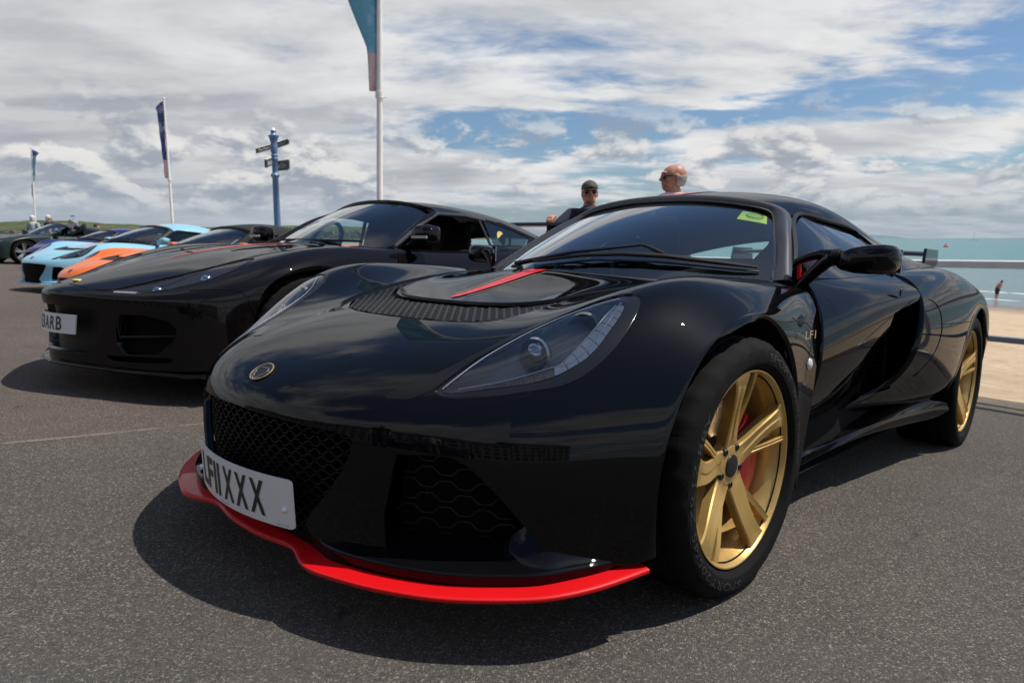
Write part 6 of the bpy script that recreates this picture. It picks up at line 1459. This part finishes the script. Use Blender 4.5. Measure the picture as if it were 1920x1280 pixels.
def hand(m, wrist, dirv, palm_n, curl=.6, s=1.0, thumb=1):
    """palm with four unequal fingers and a thumb from its side"""
    d = Vector(dirv).normalized(); n = Vector(palm_n).normalized(); side = d.cross(n).normalized() * thumb; n = side.cross(d).normalized() * thumb
    w = Vector(wrist); m.tube([w, w + d * .03 * s, w + d * .075 * s, w + d * .09 * s], [.026 * s, .036 * s, .040 * s, .032 * s], 10, flat=.5)
    for i, (off, l) in enumerate(((.030, .072), (.010, .082), (-.010, .076), (-.029, .060))):
        b = w + d * .082 * s + side * off * s; a1 = curl * .5; a2 = curl * 1.15; a3 = curl * 1.7
        p1 = b + (d * math.cos(a1) + n * math.sin(a1)) * l * .45 * s; p2 = p1 + (d * math.cos(a2) + n * math.sin(a2)) * l * .32 * s; p3 = p2 + (d * math.cos(a3) + n * math.sin(a3)) * l * .25 * s
        m.tube([b - d * .02 * s, b, p1, p2, p3], [.0095 * s, .0095 * s, .009 * s, .0082 * s, .0066 * s], 8)
    b = w + d * .025 * s + side * .032 * s; t = (d * .65 + side * .75).normalized(); m.tube([b - side * .015 * s, b, b + t * .035 * s, b + (t * .7 + d * .5 + n * .35).normalized() * .062 * s], [.012 * s, .0115 * s, .010 * s, .0075 * s], 8)
def person(pos, H, face, label, group=None, shirt=WHITEC, trousers=JEAN, skin=SKIN, hair=None, hair_mat=HAIRG, glasses=False, cap=False, arm_l=None, arm_r=None, bend=0.0, look=0.0, tilt=0.0, sleeves=True, fine=.0075, stance=.10, swim=False):
    """standing figure; local +Y is the way it faces. arm_l / arm_r: (elbow, wrist, hand direction, palm normal) in local metres"""
    fx = Vector(face); ang = math.atan2(-fx.x, fx.y); e = empty('person', Matrix.Translation(pos) @ Matrix.Rotation(ang, 4, 'Z')); tag(e, label, 'person', group)
    k = H / 1.75; hip = .92 * k; sh = 1.44 * k; hc = 1.625 * k
    B_ = Matrix.Translation((0, 0, hip)) @ Matrix.Rotation(-bend, 4, 'X') @ Matrix.Translation((0, 0, -hip))
    Hd = B_ @ Matrix.Translation((0, .025 * k, sh + .06 * k)) @ Matrix.Rotation(look, 4, 'Z') @ Matrix.Rotation(tilt, 4, 'X') @ Matrix.Translation((0, -.025 * k, -(sh + .06 * k)))
    U = lambda x, y, z: B_ @ Vector((x * k, y * k, z * k)); HD = -.038; HH = lambda x, y, z: Hd @ Vector((x * k, y * k, (z + HD) * k))
    m = MB()
    m.tube([U(0, 0, .90), U(0, 0, 1.02), U(0, .005, 1.18), U(0, .005, 1.33), U(0, -.005, 1.42), U(0, -.008, 1.455)], [.150 * k, .140 * k, .150 * k, .168 * k, .145 * k, .070 * k], 16, flat=.66)
    m.tube([U(0, -.010, 1.42), U(0, .0, 1.48), HH(0, .010, 1.54), HH(0, .02, 1.58)], [.078 * k, .068 * k, .064 * k, .058 * k], 12)
    def ball(c, r, sc): 
        q = MB(); q.ball((0, 0, 0), r * k, 18, 12, sc); T = Hd @ Matrix.Translation((Vector(c) + Vector((0, 0, HD))) * k); q.xf(T); m.add(q.V, q.F)
    ball((0, .015, 1.655), .1, (.76, .94, 1.0)); ball((0, -.012, 1.668), .098, (.78, .92, .92)); ball((0, .052, 1.585), .060, (.92, .95, .95)); ball((0, .086, 1.562), .022, (1.2, .8, .8)); ball((0, .098, 1.685), .03, (1.9, .55, .42))
    ball((0, .112, 1.632), .020, (.72, 1.25, .85)); ball((0, .108, 1.655), .012, (.75, 1.2, 1.9)); ball((0, .098, 1.597), .020, (1.35, .6, .52))
    for s in (-1, 1): ball((s * .079, -.002, 1.640), .030, (.30, .66, 1.05)); ball((s * .042, .072, 1.630), .026, (1, .8, .8))
    for s, arm in ((1, arm_r), (-1, arm_l)):     # local +X is the figure's right when facing +Y
        S0 = U(s * .185, -.005, 1.395)
        if arm is None: E = U(s * .245, -.02, 1.12); Wp = U(s * .255, .06, .88); hd, pn = Vector((0, .15, -1)), Vector((-s, 0, 0))
        else: E, Wp, hd, pn = [Vector(v) for v in arm]
        m.tube([U(s * .10, -.005, 1.40), S0, (S0 + E) / 2, E, (E * .6 + Wp * .4), Wp], [.055 * k, .060 * k, .050 * k, .043 * k, .042 * k, .027 * k], 10)
        hand(m, Wp, hd, pn, .55 if arm is None else .95, k, thumb=1 if s > 0 else -1)
    for s in (-1, 1):
        m.tube([Vector((s * .085 * k, 0, .93 * k)), Vector((s * stance * k, .01 * k, .72 * k)), Vector((s * stance * k, .015 * k, .48 * k)), Vector((s * stance * k, -.01 * k, .33 * k)), Vector((s * stance * k, -.02 * k, .07 * k))], [.098 * k, .082 * k, .058 * k, .058 * k, .040 * k], 12)
        m.tube([Vector((s * stance * k, -.06 * k, .035 * k)), Vector((s * (stance + .01) * k, .08 * k, .035 * k)), Vector((s * (stance + .02) * k, .17 * k, .02 * k))], [.038 * k, .042 * k, .028 * k], 10)
    fuse(m.build('body', skin, e, smooth=False), fine * k)
    if shirt is not None:
        q = MB(); q.tube([U(0, 0, .86), U(0, 0, 1.02), U(0, .005, 1.18), U(0, .005, 1.34), U(0, -.005, 1.44), U(0, -.006, 1.485)], [.170 * k, .160 * k, .168 * k, .188 * k, .172 * k, .090 * k], 18, flat=.70)
        for s, arm in ((1, arm_r), (-1, arm_l)):
            S0 = U(s * .185, -.005, 1.395); E = U(s * .245, -.02, 1.12) if arm is None else Vector(arm[0]); q.tube([U(s * .10, -.005, 1.395), S0, (S0 + E) / 2, (S0 * .3 + E * .7)], [.070 * k, .074 * k, .066 * k, .062 * k], 12)
        fuse(q.build('shirt', shirt, e, smooth=False), .012 * k, 3)
    if trousers is not None:
        q = MB(); q.tube([U(0, 0, 1.0), U(0, 0, .90), Vector((0, 0, .82 * k))], [.160 * k, .172 * k, .12 * k], 16, flat=.72)
        end = .50 if swim else .06
        for s in (-1, 1): q.tube([Vector((s * .085 * k, 0, .90 * k)), Vector((s * stance * k, .01 * k, .72 * k)), Vector((s * stance * k, .01 * k, end * k))], [.112 * k, .098 * k, .078 * k], 12)
        fuse(q.build('trousers', trousers, e, smooth=False), .014 * k, 3)
        if not swim:
            for s in (-1, 1): q = MB(); q.tube([Vector((s * stance * k, -.07 * k, .04 * k)), Vector((s * (stance + .01) * k, .08 * k, .045 * k)), Vector((s * (stance + .02) * k, .19 * k, .025 * k))], [.046 * k, .050 * k, .034 * k], 10); q.build('shoe', SHOE, e, smooth=60)
    def child(nm, mt, fn, fz=0.0):
        q = MB(); fn(q); q.xf(Hd @ Matrix.Scale(k, 4) @ Matrix.Translation((0, 0, HD))); o = q.build(nm, mt, e, smooth=60)
        if fz: fuse(o, fz * k, 2)
        return o
    if hair == 'fringe':
        def f(q):
            V = []; F = []; n = 26; rows = 9
            for i in range(rows):
                t = i / (rows - 1)
                for j in range(n):
                    a = rad(200 + 140 * 0) ; th = rad(172 + 196 * j / (n - 1)); zz = 1.580 + .120 * t * (1 - .35 * abs(math.cos(th))); rr = .103 * math.sqrt(max(.1, 1 - ((zz - 1.665) / .128)**2)); V.append((rr * .80 * math.cos(th), -.008 + rr * .95 * math.sin(th), zz))
            q.add(V, [(i * n + j, i * n + j + 1, (i + 1) * n + j + 1, (i + 1) * n + j) for i in range(rows - 1) for j in range(n - 1)])
        o = child('hair', hair_mat, f); so = o.modifiers.new('s', 'SOLIDIFY'); so.thickness = .006 * k; so.offset = 0
    elif hair == 'short':
        def f(q): q.ball((0, -.014, 1.685), .104, 18, 12, (.82, .95, .95)); q.ball((0, -.045, 1.63), .08, 14, 10, (.95, .8, 1.0))
        child('hair', hair_mat, f, .010)
    elif hair == 'bob':
        def f(q): q.ball((0, -.018, 1.682), .112, 18, 12, (.86, .95, .96)); q.ball((0, -.045, 1.60), .095, 16, 10, (1.0, .75, 1.1))
        child('hair', hair_mat, f, .012)
    if glasses:
        def f(q):
            for s in (-1, 1): q.ball((s * .034, .102, 1.652), .026, 14, 8, (1.15, .45, .78)); q.tube([(s * .062, .092, 1.660), (s * .080, .05, 1.662), (s * .083, -.002, 1.655), (s * .082, -.02, 1.640)], .0035, 6)
            q.tube([(-.012, .113, 1.660), (0, .117, 1.662), (.012, .113, 1.660)], .004, 6)
        child('sunglasses', LENS, f)
    child('mouth', LIPS, lambda q: q.tube([(-.022, .100, 1.597), (0, .112, 1.598), (.022, .100, 1.597)], .004, 6))
    if cap:
        def f(q):
            V = []; n = 24; rows = 8
            for i in range(rows):
                t = rad(90 * i / (rows - 1)); rr = math.cos(t); zz = 1.700 + .086 * math.sin(t)
                for j in range(n): a = 2 * math.pi * j / n; V.append((.088 * rr * math.cos(a), -.002 + .112 * rr * math.sin(a), zz))
            q.add(V, [(i * n + j, i * n + (j + 1) % n, (i + 1) * n + (j + 1) % n, (i + 1) * n + j) for i in range(rows - 1) for j in range(n)])
        c = child('cap', CAPG, f)
        def g(q):
            V = []; n = 13
            for r in (0, 1):
                for j in range(n): a = rad(25 + 130 * j / (n - 1)); V.append(((.086 + .010 * r) * math.cos(a), .0 + (.108 + .055 * r * math.sin(a)) * math.sin(a), 1.704 - .006 * r - .008 * abs(math.cos(a)) * r))
            q.add(V, [(j, j + 1, n + j + 1, n + j) for j in range(n - 1)])
        o = child('cap_peak', CAPG, g); so = o.modifiers.new('s', 'SOLIDIFY'); so.thickness = .006
    return e
def ground_at(p): return Vector((p.x, p.y, float(ground_z(p.x, p.y))))
bald = ground_at(pix(1261, 5.9)); person(bald, 1.73, tuple(-RGT + FWD * -.05), 'bald man in sunglasses seen in profile above the foreground car roof', shirt=WHITEC, hair='fringe', hair_mat=HAIRG, glasses=True, skin=SKINR)
cm = ground_at(pix(1104, 6.7)); cm.z -= .0; ev = EVORA.matrix_world; grip = ev @ Vector((.275, 3.02, 1.205))
fc = -FWD + RGT * .10; fc.normalize(); rt = Vector((fc.y, -fc.x, 0))
def tol(w): d = w - cm; return Vector((d.dot(rt), d.dot(fc), d.z))
gl = tol(grip); elb = Vector((.42, .14, 1.12))
person(cm, 1.64, tuple(fc), 'man in grey cap and sunglasses resting his hand on a car wing', shirt=NAVYC, trousers=JEAN, cap=True, glasses=True, skin=SKINR, hair='short', hair_mat=HAIRG, arm_r=(elb, gl + Vector((-.04, -.07, .045)), Vector((.45, .9, -.25)), Vector((0, 0, -1))), look=rad(-6), tilt=rad(6))
kid = pix(1880, 33.0, z=SEA_Z - .03); person(kid, 1.02, tuple(RGT), 'child in swimming shorts bending over at the water edge', shirt=None, trousers=NAVYC, hair='short', hair_mat=HAIRB, bend=rad(28), swim=True, skin=SKINR, fine=.014)
p = ground_at(pix(65, 26)); p.z -= .05; person(p, 1.62, tuple(FWD), 'white haired person in a pale top below the far left flag pole', shirt=PALEGREEN, hair='bob', hair_mat=HAIRW, fine=.014)
p = ground_at(pix(95, 25)); p.z -= .05; person(p, 1.64, tuple(FWD * .8 + RGT), 'grey haired person in a navy jacket beyond the green car', shirt=NAVYC, hair='short', hair_mat=HAIRW, fine=.014)
p = ground_at(pix(170, 24)); p.z -= .20; person(p, 1.60, tuple(RGT - FWD * .2), 'person in a light blue top leaning beside the raised door beyond the dark blue car', shirt=BLUEC, hair='short', hair_mat=HAIRB, fine=.014, bend=rad(25))
for (x, y, lb, sh_, tr_) in ((.9, -4.6, 'onlooker in dark clothes reflected in the front bumper of the foreground car', NAVYC, JEAN), (2.9, -6.4, 'onlooker in white shirt reflected in the side of the front bumper', WHITEC, KHAKI)):
    person(Vector((x, y, float(ground_z(x, y)))), 1.75, (-x * .2, 1, 0), lb, shirt=sh_, trousers=tr_, hair='short', hair_mat=HAIRB, fine=.014)
# ------------------------------------------------------------------ things on the water
def sail_boat():
    c = pix(1826, 900, z=SEA_Z); e = empty('sailing_boat', loc=c); tag(e, 'tiny sailing boat with bare mast on the horizon', 'boat')
    m = MB(); m.prism([(-5, 0), (-4.4, -.6), (4, -.6), (5.4, .9), (-5, .8)], -1.1, 1.1, 'y'); m.xf(Matrix.Rotation(math.atan2(RGT.y, RGT.x), 4, 'Z')); m.build('hull', WHITEP, e, smooth=False)
    m = MB(); m.tube([(0, 0, .8), (0, 0, 10)], .22, 8); m.build('mast', SILVER, e)
sail_boat()
def buoy():
    c = pix(1775, 230, z=SEA_Z); e = empty('buoy', loc=c); tag(e, 'small red marker buoy floating on the sea', 'buoy'); rd = pmat('buoy red', (.55, .06, .04), rough=.5)
    m = MB(); m.lathe([(0, -.2), (.7, -.1), (.75, .35), (.3, .6), (.12, 1.1), (0, 1.15)], 14); m.build('float', rd, e)
buoy()
# ------------------------------------------------------------------ sea-front terrace across the road (seen only in reflections)
def terrace():
    wallm = pmat('stucco', (.20, .18, .155), rough=.9, noise=.12, nscale=.5); roofm = pmat('slate roof', (.05, .05, .055), rough=.8); glassm = pmat('window glass dark', (.015, .018, .02), rough=.1); frm = pmat('window frame', (.6, .6, .58), rough=.6)
    rng = random.Random(4)
    for i in range(11):
        x0 = -68 + 13 * i; y0 = -46 + .25 * abs(i - 5); z0 = float(ground_z(0, -46)); e = empty('terrace_house', loc=(x0, y0, z0)); h = 11 + rng.uniform(-1, 1.5)
        tag(e, 'sea-front terrace house across the road, house %s from the left, mirrored in the black paint' % ('one two three four five six seven eight nine ten eleven'.split()[i]), 'house', 'terrace houses across the road')
        m = MB(); m.box((0, -5, h / 2), (12.6, 10, h)); m.build('wall', wallm, e, smooth=False)
        m = MB(); m.prism([(-10.2, h), (.3, h), (-5, h + 3)], -6.4, 6.4, 'x'); m.build('roof', roofm, e, smooth=False)
        for fl in range(4):
            for c in range(4): m = MB(); m.box((-4.6 + 3.05 * c + rng.uniform(-.2, .2), .02, 1.7 + 2.7 * fl), (rng.choice((1.1, 1.4, 2.0)), .1, rng.uniform(1.4, 1.9))); w = m.build('window', glassm, e, smooth=False)
terrace()
